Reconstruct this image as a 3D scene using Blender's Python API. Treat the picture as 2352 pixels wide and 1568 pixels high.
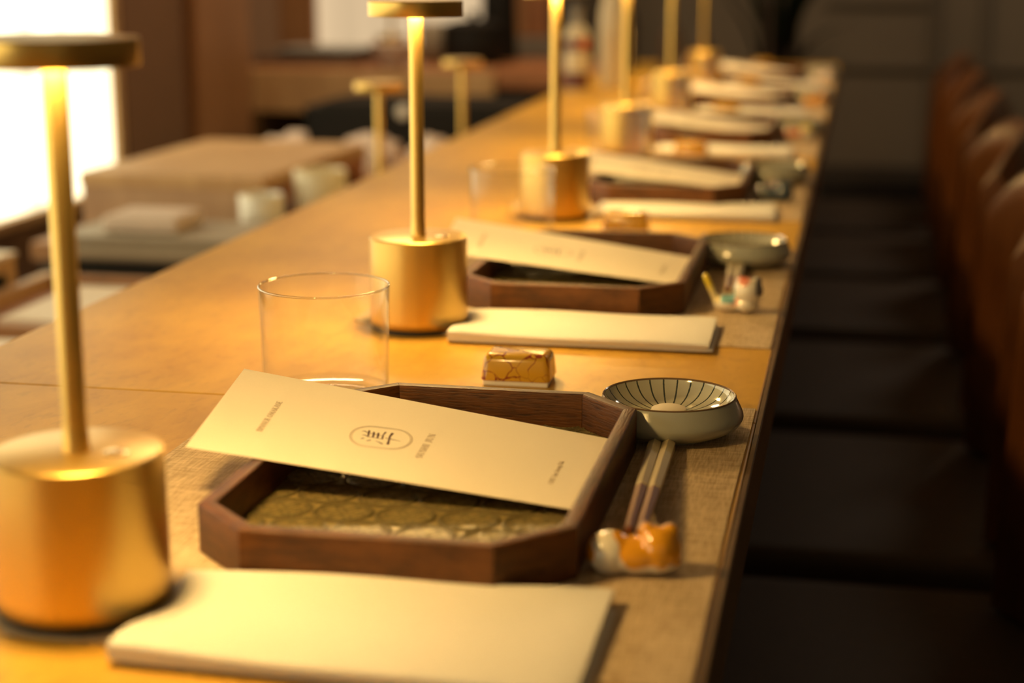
import bpy, bmesh, math, random
import numpy as np
from mathutils import Vector, Matrix, noise

for o in list(bpy.data.objects):
    bpy.data.objects.remove(o, do_unlink=True)
SC = bpy.context.scene
COL = SC.collection
R = math.radians
PI = math.pi
C0 = 0.72            # height of the dining counter's surface
random.seed(7)

# ------------------------------------------------------------------ camera, light, exposure
cam_d = bpy.data.cameras.new('camera')
cam = bpy.data.objects.new('camera', cam_d)
COL.objects.link(cam)
cam.location = (0, 0, C0 + 0.30)
cam.rotation_euler = (R(90 - 12.9388), 0, R(11.4431))
cam_d.sensor_width = 36
cam_d.lens = 36 * 3900 / 2352
cam_d.clip_start = 0.02
cam_d.clip_end = 60
cam_d.dof.use_dof = True
cam_d.dof.focus_distance = 1.08
cam_d.dof.aperture_fstop = 3.9
SC.camera = cam

LAMP_COL = (1.0, 0.625, 0.20)
LAMP_POWER = 205.0
WINDOW_COL = (1.0, 0.86, 0.53)
WINDOW_POWER = 2.5

world = bpy.data.worlds.new('world')
SC.world = world
world.use_nodes = True
wb = world.node_tree.nodes['Background']
wb.inputs['Color'].default_value = (1.0, 0.76, 0.42, 1)
wb.inputs['Strength'].default_value = 0.19

def fill_light(name, loc, size, power, col):
    ld = bpy.data.lights.new(name, 'AREA')
    ld.shape = 'DISK'
    ld.size = size
    ld.energy = power
    ld.color = col
    lo = bpy.data.objects.new(name, ld)
    COL.objects.link(lo)
    lo.location = loc
    return lo
fill_light('kitchen_fill_light', (-1.25, 4.0, 2.25), 0.5, 20.0, (1.0, 0.72, 0.42))  # added fill without a fitting, brightens the kitchen side
fill_light('dining_fill_light', (0.9, 4.6, 2.25), 0.6, 9.0, (1.0, 0.80, 0.58))  # added fill without a fitting, lifts the far wall and chairs

SC.view_settings.view_transform = 'Standard'
SC.view_settings.look = 'None'
SC.view_settings.exposure = 0.0
SC.view_settings.gamma = 1.0
SC.view_settings.use_curve_mapping = False

# ------------------------------------------------------------------ materials
def new_mat(name):
    m = bpy.data.materials.new(name)
    m.use_nodes = True
    nt = m.node_tree
    return m, nt, nt.nodes['Principled BSDF']

def N(nt, typ, **kw):
    n = nt.nodes.new(typ)
    for k, v in kw.items():
        if k in n.inputs.keys():
            n.inputs[k].default_value = v
        else:
            setattr(n, k, v)
    return n

def plain(name, col, rough=0.5, metal=0.0, coat=0.0, spec=0.5, noise_amt=0.0, noise_scale=30, bump=0.0, emit=None):
    m, nt, b = new_mat(name)
    b.inputs['Base Color'].default_value = (*col, 1)
    b.inputs['Roughness'].default_value = rough
    b.inputs['Metallic'].default_value = metal
    b.inputs['Coat Weight'].default_value = coat
    b.inputs['Coat Roughness'].default_value = 0.04
    b.inputs['Specular IOR Level'].default_value = spec
    tc = N(nt, 'ShaderNodeTexCoord')
    nz = N(nt, 'ShaderNodeTexNoise', Scale=noise_scale, Detail=4.0)
    nt.links.new(tc.outputs['Object'], nz.inputs['Vector'])
    if noise_amt > 0:
        mx = N(nt, 'ShaderNodeMix', data_type='RGBA')
        mx.inputs[6].default_value = (*[c * (1 - noise_amt) for c in col], 1)
        mx.inputs[7].default_value = (*[min(1, c * (1 + noise_amt)) for c in col], 1)
        nt.links.new(nz.outputs['Fac'], mx.inputs[0])
        nt.links.new(mx.outputs[2], b.inputs['Base Color'])
    if bump > 0:
        bp = N(nt, 'ShaderNodeBump', Strength=bump, Distance=0.001)
        nt.links.new(nz.outputs['Fac'], bp.inputs['Height'])
        nt.links.new(bp.outputs[0], b.inputs['Normal'])
    if emit:
        b.inputs['Emission Color'].default_value = (*emit[0], 1)
        b.inputs['Emission Strength'].default_value = emit[1]
    return m

def wood(name, dark, light, scale=(1, 1, 1), grain=40.0, rough=0.45, bump=0.15, pores=0.3, coat=0.0, blotch=6.0):
    """grain runs along the axis with the smallest scale"""
    m, nt, b = new_mat(name)
    tc = N(nt, 'ShaderNodeTexCoord')
    mp = N(nt, 'ShaderNodeMapping')
    mp.inputs['Scale'].default_value = scale
    nt.links.new(tc.outputs['Object'], mp.inputs['Vector'])
    n1 = N(nt, 'ShaderNodeTexNoise', Scale=grain, Detail=8.0, Roughness=0.65, Distortion=0.6)
    nt.links.new(mp.outputs[0], n1.inputs['Vector'])
    n2 = N(nt, 'ShaderNodeTexNoise', Scale=blotch, Detail=3.0)
    nt.links.new(tc.outputs['Object'], n2.inputs['Vector'])
    add = N(nt, 'ShaderNodeMath', operation='ADD')
    mul = N(nt, 'ShaderNodeMath', operation='MULTIPLY')
    mul.inputs[1].default_value = 0.5
    nt.links.new(n2.outputs['Fac'], mul.inputs[0])
    mul2 = N(nt, 'ShaderNodeMath', operation='MULTIPLY')
    mul2.inputs[1].default_value = 0.5
    nt.links.new(n1.outputs['Fac'], mul2.inputs[0])
    nt.links.new(mul.outputs[0], add.inputs[0])
    nt.links.new(mul2.outputs[0], add.inputs[1])
    cr = N(nt, 'ShaderNodeValToRGB')
    cr.color_ramp.elements[0].position = 0.38
    cr.color_ramp.elements[0].color = (*dark, 1)
    cr.color_ramp.elements[1].position = 0.62
    cr.color_ramp.elements[1].color = (*light, 1)
    nt.links.new(add.outputs[0], cr.inputs[0])
    n3 = N(nt, 'ShaderNodeTexNoise', Scale=grain * 5, Detail=3.0)
    nt.links.new(mp.outputs[0], n3.inputs['Vector'])
    cr3 = N(nt, 'ShaderNodeValToRGB')
    cr3.color_ramp.elements[0].position = 0.33
    cr3.color_ramp.elements[0].color = (1 - pores, 1 - pores, 1 - pores, 1)
    cr3.color_ramp.elements[1].position = 0.45
    nt.links.new(n3.outputs['Fac'], cr3.inputs[0])
    mm = N(nt, 'ShaderNodeMix', data_type='RGBA', blend_type='MULTIPLY')
    mm.inputs[0].default_value = 1.0
    nt.links.new(cr.outputs[0], mm.inputs[6])
    nt.links.new(cr3.outputs[0], mm.inputs[7])
    nt.links.new(mm.outputs[2], b.inputs['Base Color'])
    b.inputs['Roughness'].default_value = rough
    b.inputs['Coat Weight'].default_value = coat
    b.inputs['Specular IOR Level'].default_value = 0.32
    bp = N(nt, 'ShaderNodeBump', Strength=bump, Distance=0.001)
    nt.links.new(n3.outputs['Fac'], bp.inputs['Height'])
    nt.links.new(bp.outputs[0], b.inputs['Normal'])
    return m

M = {}
M['counter'] = wood('oiled_maple', (0.52, 0.275, 0.030), (0.67, 0.385, 0.050), scale=(1.0, 0.45, 1), grain=26, rough=0.42, bump=0.05, pores=0.10, blotch=9)
M['counter_edge'] = wood('counter_edge_oak', (0.10, 0.055, 0.022), (0.17, 0.10, 0.045), scale=(1, 0.1, 1), grain=50, rough=0.5, pores=0.2)
M['walnut'] = wood('tray_walnut', (0.060, 0.020, 0.0035), (0.155, 0.053, 0.0095), scale=(0.12, 1, 1), grain=170, rough=0.48, bump=0.35, pores=0.45, blotch=30)
M['walnut_end'] = wood('tray_bottom_walnut', (0.03, 0.015, 0.008), (0.06, 0.03, 0.015), scale=(0.1, 1, 1), grain=120, rough=0.5)
M['chair_wood'] = wood('chair_oak', (0.085, 0.027, 0.006), (0.15, 0.050, 0.012), scale=(1, 1, 0.15), grain=40, rough=0.33, bump=0.05, pores=0.2, coat=0.35)
M['seat'] = plain('dark_leather', (0.055, 0.032, 0.017), 0.62, noise_amt=0.2, noise_scale=60, bump=0.2)
M['pale_wood'] = wood('kitchen_cypress', (0.46, 0.27, 0.12), (0.60, 0.38, 0.18), scale=(1, 1, 0.2), grain=30, rough=0.5, bump=0.05, pores=0.1)
M['pale_wood_face'] = wood('kitchen_cypress_aged', (0.38, 0.23, 0.135), (0.52, 0.34, 0.20), scale=(1, 1, 0.08), grain=14, rough=0.6, bump=0.05, pores=0.08)
M['mid_wood'] = wood('kitchen_panel_wood', (0.30, 0.14, 0.055), (0.40, 0.20, 0.085), scale=(1, 1, 0.12), grain=12, rough=0.55, bump=0.05, pores=0.1)
M['red_wood'] = wood('kitchen_red_wood', (0.28, 0.11, 0.045), (0.38, 0.16, 0.065), scale=(0.2, 1, 1), grain=20, rough=0.5, bump=0.05, pores=0.1)
M['brown_wall'] = plain('brown_plaster', (0.20, 0.105, 0.05), 0.8, noise_amt=0.12, noise_scale=14)
M['pink_wall'] = plain('pale_brown_plaster', (0.40, 0.25, 0.16), 0.8, noise_amt=0.08, noise_scale=8)
M['far_wall'] = plain('grey_brown_panelling', (0.185, 0.145, 0.10), 0.7, noise_amt=0.12, noise_scale=3)
M['far_trim'] = plain('grey_brown_moulding', (0.15, 0.118, 0.082), 0.6, noise_amt=0.1, noise_scale=5)
M['dark_floor'] = wood('dark_floorboards', (0.035, 0.02, 0.01), (0.065, 0.038, 0.02), scale=(1, 0.1, 1), grain=20, rough=0.55)
M['ceiling'] = plain('ceiling_plaster', (0.35, 0.29, 0.22), 0.9, noise_amt=0.05)
M['dark_panel'] = plain('dark_panel', (0.035, 0.024, 0.015), 0.7, noise_amt=0.15, noise_scale=9)
M['black'] = plain('black_enamel', (0.010, 0.009, 0.008), 0.6, spec=0.2, noise_amt=0.1)
M['soft_black'] = plain('matte_black', (0.018, 0.015, 0.013), 0.8, spec=0.15, noise_amt=0.1)
M['grey_box'] = plain('grey_plastic', (0.30, 0.25, 0.18), 0.55, noise_amt=0.06)
M['grey_band'] = plain('grey_brown_stone', (0.20, 0.16, 0.12), 0.6, noise_amt=0.1)
M['grey'] = plain('grey_metal', (0.33, 0.31, 0.28), 0.4, noise_amt=0.1)
M['dark_grey'] = plain('dark_grey_metal', (0.13, 0.125, 0.12), 0.45, noise_amt=0.1)
M['white_board'] = plain('white_board', (0.74, 0.62, 0.47), 0.55, noise_amt=0.05)
M['white_ceramic'] = plain('white_ceramic', (0.80, 0.77, 0.68), 0.22, coat=0.5, noise_amt=0.03)
M['cream_ceramic'] = plain('cream_ceramic', (0.72, 0.64, 0.45), 0.35, noise_amt=0.05)
M['pale_cloth'] = plain('pale_cloth', (0.62, 0.50, 0.42), 0.9, noise_amt=0.12, noise_scale=25, bump=0.3)
M['rubber'] = plain('black_rubber', (0.02, 0.018, 0.016), 0.7, noise_amt=0.05)
M['towel'] = plain('white_cotton', (0.73, 0.70, 0.64), 0.9, noise_amt=0.03, noise_scale=400, bump=0.15, spec=0.2)
M['paper'] = plain('cream_card', (0.90, 0.80, 0.62), 0.75, noise_amt=0.025, noise_scale=900, bump=0.04, spec=0.25)
M['ink'] = plain('brown_ink', (0.30, 0.19, 0.09), 0.8, noise_amt=0.1)
M['ink_dark'] = plain('dark_brown_ink', (0.10, 0.035, 0.02), 0.8, noise_amt=0.1)
M['chop_ochre'] = plain('ochre_lacquer', (0.52, 0.42, 0.24), 0.35, coat=0.3, noise_amt=0.06, noise_scale=200)
M['chop_brown'] = plain('brown_lacquer', (0.19, 0.062, 0.018), 0.4, coat=0.15, noise_amt=0.12, noise_scale=200)
M['leaf'] = plain('dark_leaf', (0.018, 0.035, 0.014), 0.45, noise_amt=0.3, noise_scale=12)
M['stem'] = plain('dark_cane', (0.045, 0.025, 0.016), 0.7, noise_amt=0.2)
M['terracotta'] = plain('dark_pot_glaze', (0.05, 0.035, 0.025), 0.5, noise_amt=0.2)

def brushed(name, col, rough):
    m, nt, b = new_mat(name)
    b.inputs['Base Color'].default_value = (*col, 1)
    b.inputs['Metallic'].default_value = 1.0
    tc = N(nt, 'ShaderNodeTexCoord')
    nz = N(nt, 'ShaderNodeTexNoise', Scale=1400.0, Detail=2.0)
    nt.links.new(tc.outputs['Object'], nz.inputs['Vector'])
    mr = N(nt, 'ShaderNodeMapRange')
    mr.inputs['To Min'].default_value = rough - 0.03
    mr.inputs['To Max'].default_value = rough + 0.05
    nt.links.new(nz.outputs['Fac'], mr.inputs['Value'])
    nt.links.new(mr.outputs[0], b.inputs['Roughness'])
    bp = N(nt, 'ShaderNodeBump', Strength=0.06, Distance=0.0002)
    nt.links.new(nz.outputs['Fac'], bp.inputs['Height'])
    nt.links.new(bp.outputs[0], b.inputs['Normal'])
    return m
M['brass'] = brushed('satin_brass', (0.68, 0.455, 0.135), 0.33)
M['brass_bright'] = brushed('polished_brass', (0.90, 0.66, 0.32), 0.25)

def emitter(name, col, power, fold=0.0):
    m = bpy.data.materials.new(name)
    m.use_nodes = True
    nt = m.node_tree
    nt.nodes.clear()
    out = N(nt, 'ShaderNodeOutputMaterial')
    em = N(nt, 'ShaderNodeEmission', Strength=power)
    em.inputs['Color'].default_value = (*col, 1)
    nt.links.new(em.outputs[0], out.inputs['Surface'])
    if fold:
        tc = N(nt, 'ShaderNodeTexCoord')
        mp = N(nt, 'ShaderNodeMapping')
        mp.inputs['Scale'].default_value = (1, 1, 0.05)
        nz = N(nt, 'ShaderNodeTexNoise', Scale=9.0, Detail=2.0)
        nt.links.new(tc.outputs['Object'], mp.inputs['Vector'])
        nt.links.new(mp.outputs[0], nz.inputs['Vector'])
        mr = N(nt, 'ShaderNodeMapRange')
        mr.inputs['From Min'].default_value = 0.35
        mr.inputs['From Max'].default_value = 0.65
        mr.inputs['To Min'].default_value = power * (1 - fold)
        mr.inputs['To Max'].default_value = power * (1 + fold)
        nt.links.new(nz.outputs['Fac'], mr.inputs['Value'])
        nt.links.new(mr.outputs[0], em.inputs['Strength'])
    return m
M['diffuser'] = emitter('lamp_diffuser', LAMP_COL, LAMP_POWER)
M['window_glow'] = emitter('daylit_window_blind', WINDOW_COL, WINDOW_POWER, 0.25)
M['window_dim'] = emitter('daylit_far_blind', (1.0, 0.72, 0.42), 0.72, 0.12)
M['diffuser_off'] = plain('lamp_diffuser_off', (0.6, 0.55, 0.45), 0.5)

# thin clear glass: every interface mixes see-through with a fresnel reflection
def thin_glass(name, tint, const, mult, power):
    m = bpy.data.materials.new(name)
    m.use_nodes = True
    nt = m.node_tree
    nt.nodes.clear()
    out = N(nt, 'ShaderNodeOutputMaterial')
    tr = N(nt, 'ShaderNodeBsdfTransparent')
    tr.inputs['Color'].default_value = (*tint, 1)
    gl = N(nt, 'ShaderNodeBsdfGlossy', Roughness=0.03)
    fr = N(nt, 'ShaderNodeLayerWeight', Blend=0.5)
    mx = N(nt, 'ShaderNodeMixShader')
    pw = N(nt, 'ShaderNodeMath', operation='POWER')
    pw.inputs[1].default_value = power
    mr = N(nt, 'ShaderNodeMath', operation='MULTIPLY_ADD')
    mr.inputs[1].default_value = mult
    mr.inputs[2].default_value = const
    nt.links.new(fr.outputs['Facing'], pw.inputs[0])
    nt.links.new(pw.outputs[0], mr.inputs[0])
    nt.links.new(mr.outputs[0], mx.inputs[0])
    nt.links.new(tr.outputs[0], mx.inputs[1])
    nt.links.new(gl.outputs[0], mx.inputs[2])
    nt.links.new(mx.outputs[0], out.inputs['Surface'])
    return m
M['glass'] = thin_glass('clear_glass', (0.985, 0.985, 0.975), 0.018, 0.8, 4.5)
M['glass_thick'] = thin_glass('thick_glass', (0.90, 0.90, 0.87), 0.06, 0.8, 2.5)

def linen():
    m, nt, b = new_mat('linen_weave')
    tc = N(nt, 'ShaderNodeTexCoord')
    hs = []
    for sc, ax in (((1.0, 0.06, 1), 'X'), ((0.06, 1.0, 1), 'Y')):
        mp = N(nt, 'ShaderNodeMapping')
        mp.inputs['Scale'].default_value = sc
        nt.links.new(tc.outputs['Object'], mp.inputs['Vector'])
        nz = N(nt, 'ShaderNodeTexNoise', Scale=1300.0, Detail=2.0)
        nt.links.new(mp.outputs[0], nz.inputs['Vector'])
        hs.append(nz)
    add = N(nt, 'ShaderNodeMath', operation='ADD')
    nt.links.new(hs[0].outputs['Fac'], add.inputs[0])
    nt.links.new(hs[1].outputs['Fac'], add.inputs[1])
    cr = N(nt, 'ShaderNodeValToRGB')
    cr.color_ramp.elements[0].position = 0.80 / 2
    cr.color_ramp.elements[0].color = (0.40, 0.29, 0.17, 1)
    cr.color_ramp.elements[1].position = 1.2 / 2
    cr.color_ramp.elements[1].color = (0.66, 0.51, 0.33, 1)
    hf = N(nt, 'ShaderNodeMath', operation='MULTIPLY')
    hf.inputs[1].default_value = 0.5
    nt.links.new(add.outputs[0], hf.inputs[0])
    nt.links.new(hf.outputs[0], cr.inputs[0])
    nt.links.new(cr.outputs[0], b.inputs['Base Color'])
    b.inputs['Roughness'].default_value = 0.9
    b.inputs['Specular IOR Level'].default_value = 0.2
    bp = N(nt, 'ShaderNodeBump', Strength=0.45, Distance=0.0005)
    nt.links.new(add.outputs[0], bp.inputs['Height'])
    nt.links.new(bp.outputs[0], b.inputs['Normal'])
    return m
M['linen'] = linen()

def dish_inner():
    m, nt, b = new_mat('striped_glaze')
    tc = N(nt, 'ShaderNodeTexCoord')
    sp = N(nt, 'ShaderNodeSeparateXYZ')
    nt.links.new(tc.outputs['Object'], sp.inputs[0])
    at = N(nt, 'ShaderNodeMath', operation='ARCTAN2')
    nt.links.new(sp.outputs['Y'], at.inputs[0])
    nt.links.new(sp.outputs['X'], at.inputs[1])
    sc = N(nt, 'ShaderNodeMath', operation='MULTIPLY')
    sc.inputs[1].default_value = 28 / (2 * PI)
    nt.links.new(at.outputs[0], sc.inputs[0])
    fr = N(nt, 'ShaderNodeMath', operation='FRACT')
    nt.links.new(sc.outputs[0], fr.inputs[0])
    sb = N(nt, 'ShaderNodeMath', operation='SUBTRACT')
    nt.links.new(fr.outputs[0], sb.inputs[0])
    sb.inputs[1].default_value = 0.5
    ab = N(nt, 'ShaderNodeMath', operation='ABSOLUTE')
    nt.links.new(sb.outputs[0], ab.inputs[0])
    cmb = N(nt, 'ShaderNodeCombineXYZ')
    nt.links.new(sp.outputs['X'], cmb.inputs['X'])
    nt.links.new(sp.outputs['Y'], cmb.inputs['Y'])
    ln = N(nt, 'ShaderNodeVectorMath', operation='LENGTH')
    nt.links.new(cmb.outputs[0], ln.inputs[0])
    ml = N(nt, 'ShaderNodeMath', operation='MULTIPLY')          # arc distance from stripe centre
    nt.links.new(ab.outputs[0], ml.inputs[0])
    nt.links.new(ln.outputs['Value'], ml.inputs[1])
    nz = N(nt, 'ShaderNodeTexNoise', Scale=700.0, Detail=2.0)
    nt.links.new(tc.outputs['Object'], nz.inputs['Vector'])
    nm = N(nt, 'ShaderNodeMath', operation='MULTIPLY_ADD')
    nm.inputs[1].default_value = 0.0022
    nm.inputs[2].default_value = 0.0012
    nt.links.new(nz.outputs['Fac'], nm.inputs[0])
    lt = N(nt, 'ShaderNodeMath', operation='LESS_THAN')
    nt.links.new(ml.outputs[0], lt.inputs[0])
    nt.links.new(nm.outputs[0], lt.inputs[1])
    mx = N(nt, 'ShaderNodeMix', data_type='RGBA')
    mx.inputs[6].default_value = (0.56, 0.53, 0.40, 1)
    mx.inputs[7].default_value = (0.045, 0.055, 0.045, 1)
    nt.links.new(lt.outputs[0], mx.inputs[0])
    nt.links.new(mx.outputs[2], b.inputs['Base Color'])
    b.inputs['Roughness'].default_value = 0.12
    b.inputs['Coat Weight'].default_value = 0.5
    return m
M['striped'] = dish_inner()
M['celadon'] = plain('celadon_glaze', (0.43, 0.43, 0.36), 0.16, coat=0.5, noise_amt=0.05, noise_scale=60)
M['brown_rim'] = plain('brown_rim_glaze', (0.16, 0.085, 0.035), 0.2, coat=0.5, noise_amt=0.1)
M['boss'] = plain('unglazed_boss', (0.76, 0.65, 0.47), 0.6, noise_amt=0.05, noise_scale=200)

def crackle():
    m, nt, b = new_mat('gold_crackle_glaze')
    tc = N(nt, 'ShaderNodeTexCoord')
    nz = N(nt, 'ShaderNodeTexNoise', Scale=70.0, Detail=2.0)
    nt.links.new(tc.outputs['Object'], nz.inputs['Vector'])
    mp = N(nt, 'ShaderNodeMix', data_type='VECTOR')
    mp.inputs[0].default_value = 0.012
    nt.links.new(tc.outputs['Object'], mp.inputs[4])
    nt.links.new(nz.outputs['Color'], mp.inputs[5])
    vo = N(nt, 'ShaderNodeTexVoronoi', feature='DISTANCE_TO_EDGE', Scale=80.0)
    nt.links.new(mp.outputs[1], vo.inputs['Vector'])
    nb = N(nt, 'ShaderNodeTexNoise', Scale=55.0, Detail=1.0)
    nt.links.new(tc.outputs['Object'], nb.inputs['Vector'])
    mr = N(nt, 'ShaderNodeMapRange')
    mr.inputs['From Min'].default_value = 0.40
    mr.inputs['From Max'].default_value = 0.62
    mr.inputs['To Min'].default_value = 0.037
    mr.inputs['To Max'].default_value = 0.006
    nt.links.new(nb.outputs['Fac'], mr.inputs['Value'])
    lt = N(nt, 'ShaderNodeMath', operation='LESS_THAN')
    nt.links.new(vo.outputs['Distance'], lt.inputs[0])
    nt.links.new(mr.outputs[0], lt.inputs[1])
    mx = N(nt, 'ShaderNodeMix', data_type='RGBA')
    mx.inputs[6].default_value = (0.60, 0.33, 0.02, 1)
    mx.inputs[7].default_value = (0.23, 0.03, 0.012, 1)
    nt.links.new(lt.outputs[0], mx.inputs[0])
    nt.links.new(mx.outputs[2], b.inputs['Base Color'])
    b.inputs['Roughness'].default_value = 0.2
    b.inputs['Coat Weight'].default_value = 0.3
    return m
M['crackle'] = crackle()

def plate_glass():
    m, nt, b = new_mat('patterned_olive_glass')
    b.inputs['Base Color'].default_value = (0.27, 0.205, 0.075, 1)
    b.inputs['Roughness'].default_value = 0.36
    b.inputs['Coat Weight'].default_value = 0.0
    b.inputs['Coat Roughness'].default_value = 0.10
    b.inputs['Specular IOR Level'].default_value = 0.22
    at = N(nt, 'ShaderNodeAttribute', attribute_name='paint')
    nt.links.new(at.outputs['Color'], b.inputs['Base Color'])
    tc = N(nt, 'ShaderNodeTexCoord')
    nz = N(nt, 'ShaderNodeTexNoise', Scale=1100.0, Detail=3.0)
    nt.links.new(tc.outputs['Object'], nz.inputs['Vector'])
    bp = N(nt, 'ShaderNodeBump', Strength=0.12, Distance=0.0004)
    nt.links.new(nz.outputs['Fac'], bp.inputs['Height'])
    nt.links.new(bp.outputs[0], b.inputs['Normal'])
    return m
M['plate'] = plate_glass()

def painted():
    m, nt, b = new_mat('painted_porcelain')
    a = N(nt, 'ShaderNodeAttribute', attribute_name='paint')
    nt.links.new(a.outputs['Color'], b.inputs['Base Color'])
    b.inputs['Roughness'].default_value = 0.13
    b.inputs['Coat Weight'].default_value = 0.8
    return m
M['painted'] = painted()

# ------------------------------------------------------------------ mesh helpers
def link_mesh(name, me, mat, parent=None, loc=(0, 0, 0), rot=(0, 0, 0), smooth=False):
    o = bpy.data.objects.new(name, me)
    COL.objects.link(o)
    if mat is not None and not me.materials:
        me.materials.append(mat)
    if smooth:
        me.polygons.foreach_set('use_smooth', [True] * len(me.polygons))
    o.location = loc
    o.rotation_euler = rot
    if parent is not None:
        o.parent = parent
    return o

def from_bm(name, bm, mat, parent=None, loc=(0, 0, 0), rot=(0, 0, 0), smooth=False):
    bmesh.ops.recalc_face_normals(bm, faces=bm.faces)
    me = bpy.data.meshes.new(name)
    bm.to_mesh(me)
    bm.free()
    return link_mesh(name, me, mat, parent, loc, rot, smooth)

def add_box(bm, x0, x1, y0, y1, z0, z1):
    m = Matrix.Translation(((x0 + x1) / 2, (y0 + y1) / 2, (z0 + z1) / 2)) @ Matrix.Diagonal((x1 - x0, y1 - y0, z1 - z0, 1))
    return bmesh.ops.create_cube(bm, size=1, matrix=m)['verts']

def box(name, x0, x1, y0, y1, z0, z1, mat, parent=None, bev=0.0, seg=2, loc=None, rot=(0, 0, 0)):
    """box in parent coordinates; its own origin is the centre of its base"""
    cx, cy = (x0 + x1) / 2, (y0 + y1) / 2
    bm = bmesh.new()
    add_box(bm, x0 - cx, x1 - cx, y0 - cy, y1 - cy, 0, z1 - z0)
    if bev > 0:
        bmesh.ops.bevel(bm, geom=bm.edges[:], offset=bev, segments=seg, affect='EDGES', profile=0.5)
    return from_bm(name, bm, mat, parent, (cx, cy, z0), rot, smooth=False)

def lathe_bm(profile, seg=64, closed=False):
    bm = bmesh.new()
    rings = []
    for r, z in profile:
        if r < 1e-6:
            rings.append([bm.verts.new((0, 0, z))])
        else:
            rings.append([bm.verts.new((r * math.cos(2 * PI * i / seg), r * math.sin(2 * PI * i / seg), z)) for i in range(seg)])
    prs = list(zip(rings, rings[1:]))
    if closed:
        prs.append((rings[-1], rings[0]))
    for a, b in prs:
        for i in range(seg):
            j = (i + 1) % seg
            if len(a) == 1 and len(b) == 1:
                continue
            if len(a) == 1:
                bm.faces.new((a[0], b[i], b[j]))
            elif len(b) == 1:
                bm.faces.new((a[i], a[j], b[0]))
            else:
                bm.faces.new((a[i], a[j], b[j], b[i]))
    return bm

def set_sharp(o, ang=35):
    me = o.data
    me.polygons.foreach_set('use_smooth', [True] * len(me.polygons))
    try:
        me.set_sharp_from_angle(angle=R(ang))
    except Exception:
        pass
    return o

def lathe(name, profile, mat, parent=None, loc=(0, 0, 0), seg=64, closed=False, rot=(0, 0, 0), sharp=35):
    return set_sharp(from_bm(name, lathe_bm(profile, seg, closed), mat, parent, loc, rot), sharp)

def prism_bm(pts, z0, z1):
    bm = bmesh.new()
    a = [bm.verts.new((x, y, z0)) for x, y in pts]
    b = [bm.verts.new((x, y, z1)) for x, y in pts]
    bm.faces.new(a)
    bm.faces.new(b)
    n = len(pts)
    for i in range(n):
        bm.faces.new((a[i], a[(i + 1) % n], b[(i + 1) % n], b[i]))
    return bm

def thing(name, label, cat, loc=(0, 0, 0), rotz=0.0, group=None):
    o = bpy.data.objects.new(name, None)
    COL.objects.link(o)
    o.location = loc
    o.rotation_euler = (0, 0, rotz)
    o.empty_display_size = 0.02
    return tag(o, label, cat, group)

def tag(o, label, cat, group=None):
    o['label'] = label
    o['category'] = cat
    if group:
        o['group'] = group
    return o

def struct(o):
    o['kind'] = 'structure'
    return o

def copy_tree(o, parent=None):
    c = o.copy()
    COL.objects.link(c)
    c.parent = parent
    for ch in list(o.children):
        copy_tree(ch, c)
    return c

def again(src, loc, label, rotz=None):
    c = copy_tree(src)
    c.location = loc
    if rotz is not None:
        c.rotation_euler = (0, 0, rotz)
    c['label'] = label
    return c

# ------------------------------------------------------------------ the room
def wall(name, x0, x1, y0, y1, z0, z1, mat):
    return struct(box(name, x0, x1, y0, y1, z0, z1, mat))
YB = -1.6            # the room goes on behind the camera, open to the rest of the restaurant
floor = wall('floor', -2.15, 1.75, YB, 6.25, -0.05, 0.0, M['dark_floor'])
# floorboards that the material carries; ceiling high above
wall('ceiling', -2.15, 1.75, YB, 6.25, 2.30, 2.35, M['ceiling'])
wall('wall_right', 1.65, 1.75, YB, 6.25, 0.0, 2.30, M['far_wall'])
wall('wall_far', -2.15, 1.65, 6.10, 6.20, 0.0, 2.30, M['far_wall'])
WX = -1.60           # kitchen-side wall with the bright window
SILL = C0 - 0.204
WT = C0 + 0.70
wl = struct(box('wall_left', WX - 0.12, WX, YB, 3.56, 0.0, SILL - 0.02, M['brown_wall']))
box('upper_wall', WX - 0.12, WX, YB, 3.56, WT, 2.30, M['brown_wall'], wl)
wl.children[0].location.z = WT
wl.children[0].location.x = 0
wl.children[0].location.y = 0
# the window: a frame all round and the daylit blind inside it
w1 = bpy.data.objects.new('window_1', None)
COL.objects.link(w1)
struct(w1)
w1.location = (WX - 0.06, 1.6, SILL)
w1h = WT - SILL
box('window_frame', -0.06, 0.066, 1.905, 1.94, 0, w1h, M['pale_wood'], w1, 0.003)
box('window_sill', -0.06, 0.075, YB - 1.6, 1.94, -0.02, 0.0, M['pale_wood'], w1, 0.002)
box('window_mullion', 0.0, 0.044, -0.32, -0.28, 0, w1h, M['pale_wood'], w1, 0.003)
box('blind', 0.045, 0.052, YB - 1.6, 1.903, 0.0, w1h, M['window_glow'], w1)
# the wall goes on beyond the window: dark plaster, then a lighter wooden pilaster
struct(box('trim_1', WX - 0.12, WX, 3.56, 3.92, 0.0, 2.30, M['brown_wall']))
struct(box('trim_2', WX - 0.12, WX + 0.03, 3.92, 4.30, 0.0, 2.30, M['mid_wood'], None, 0.01))
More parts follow.
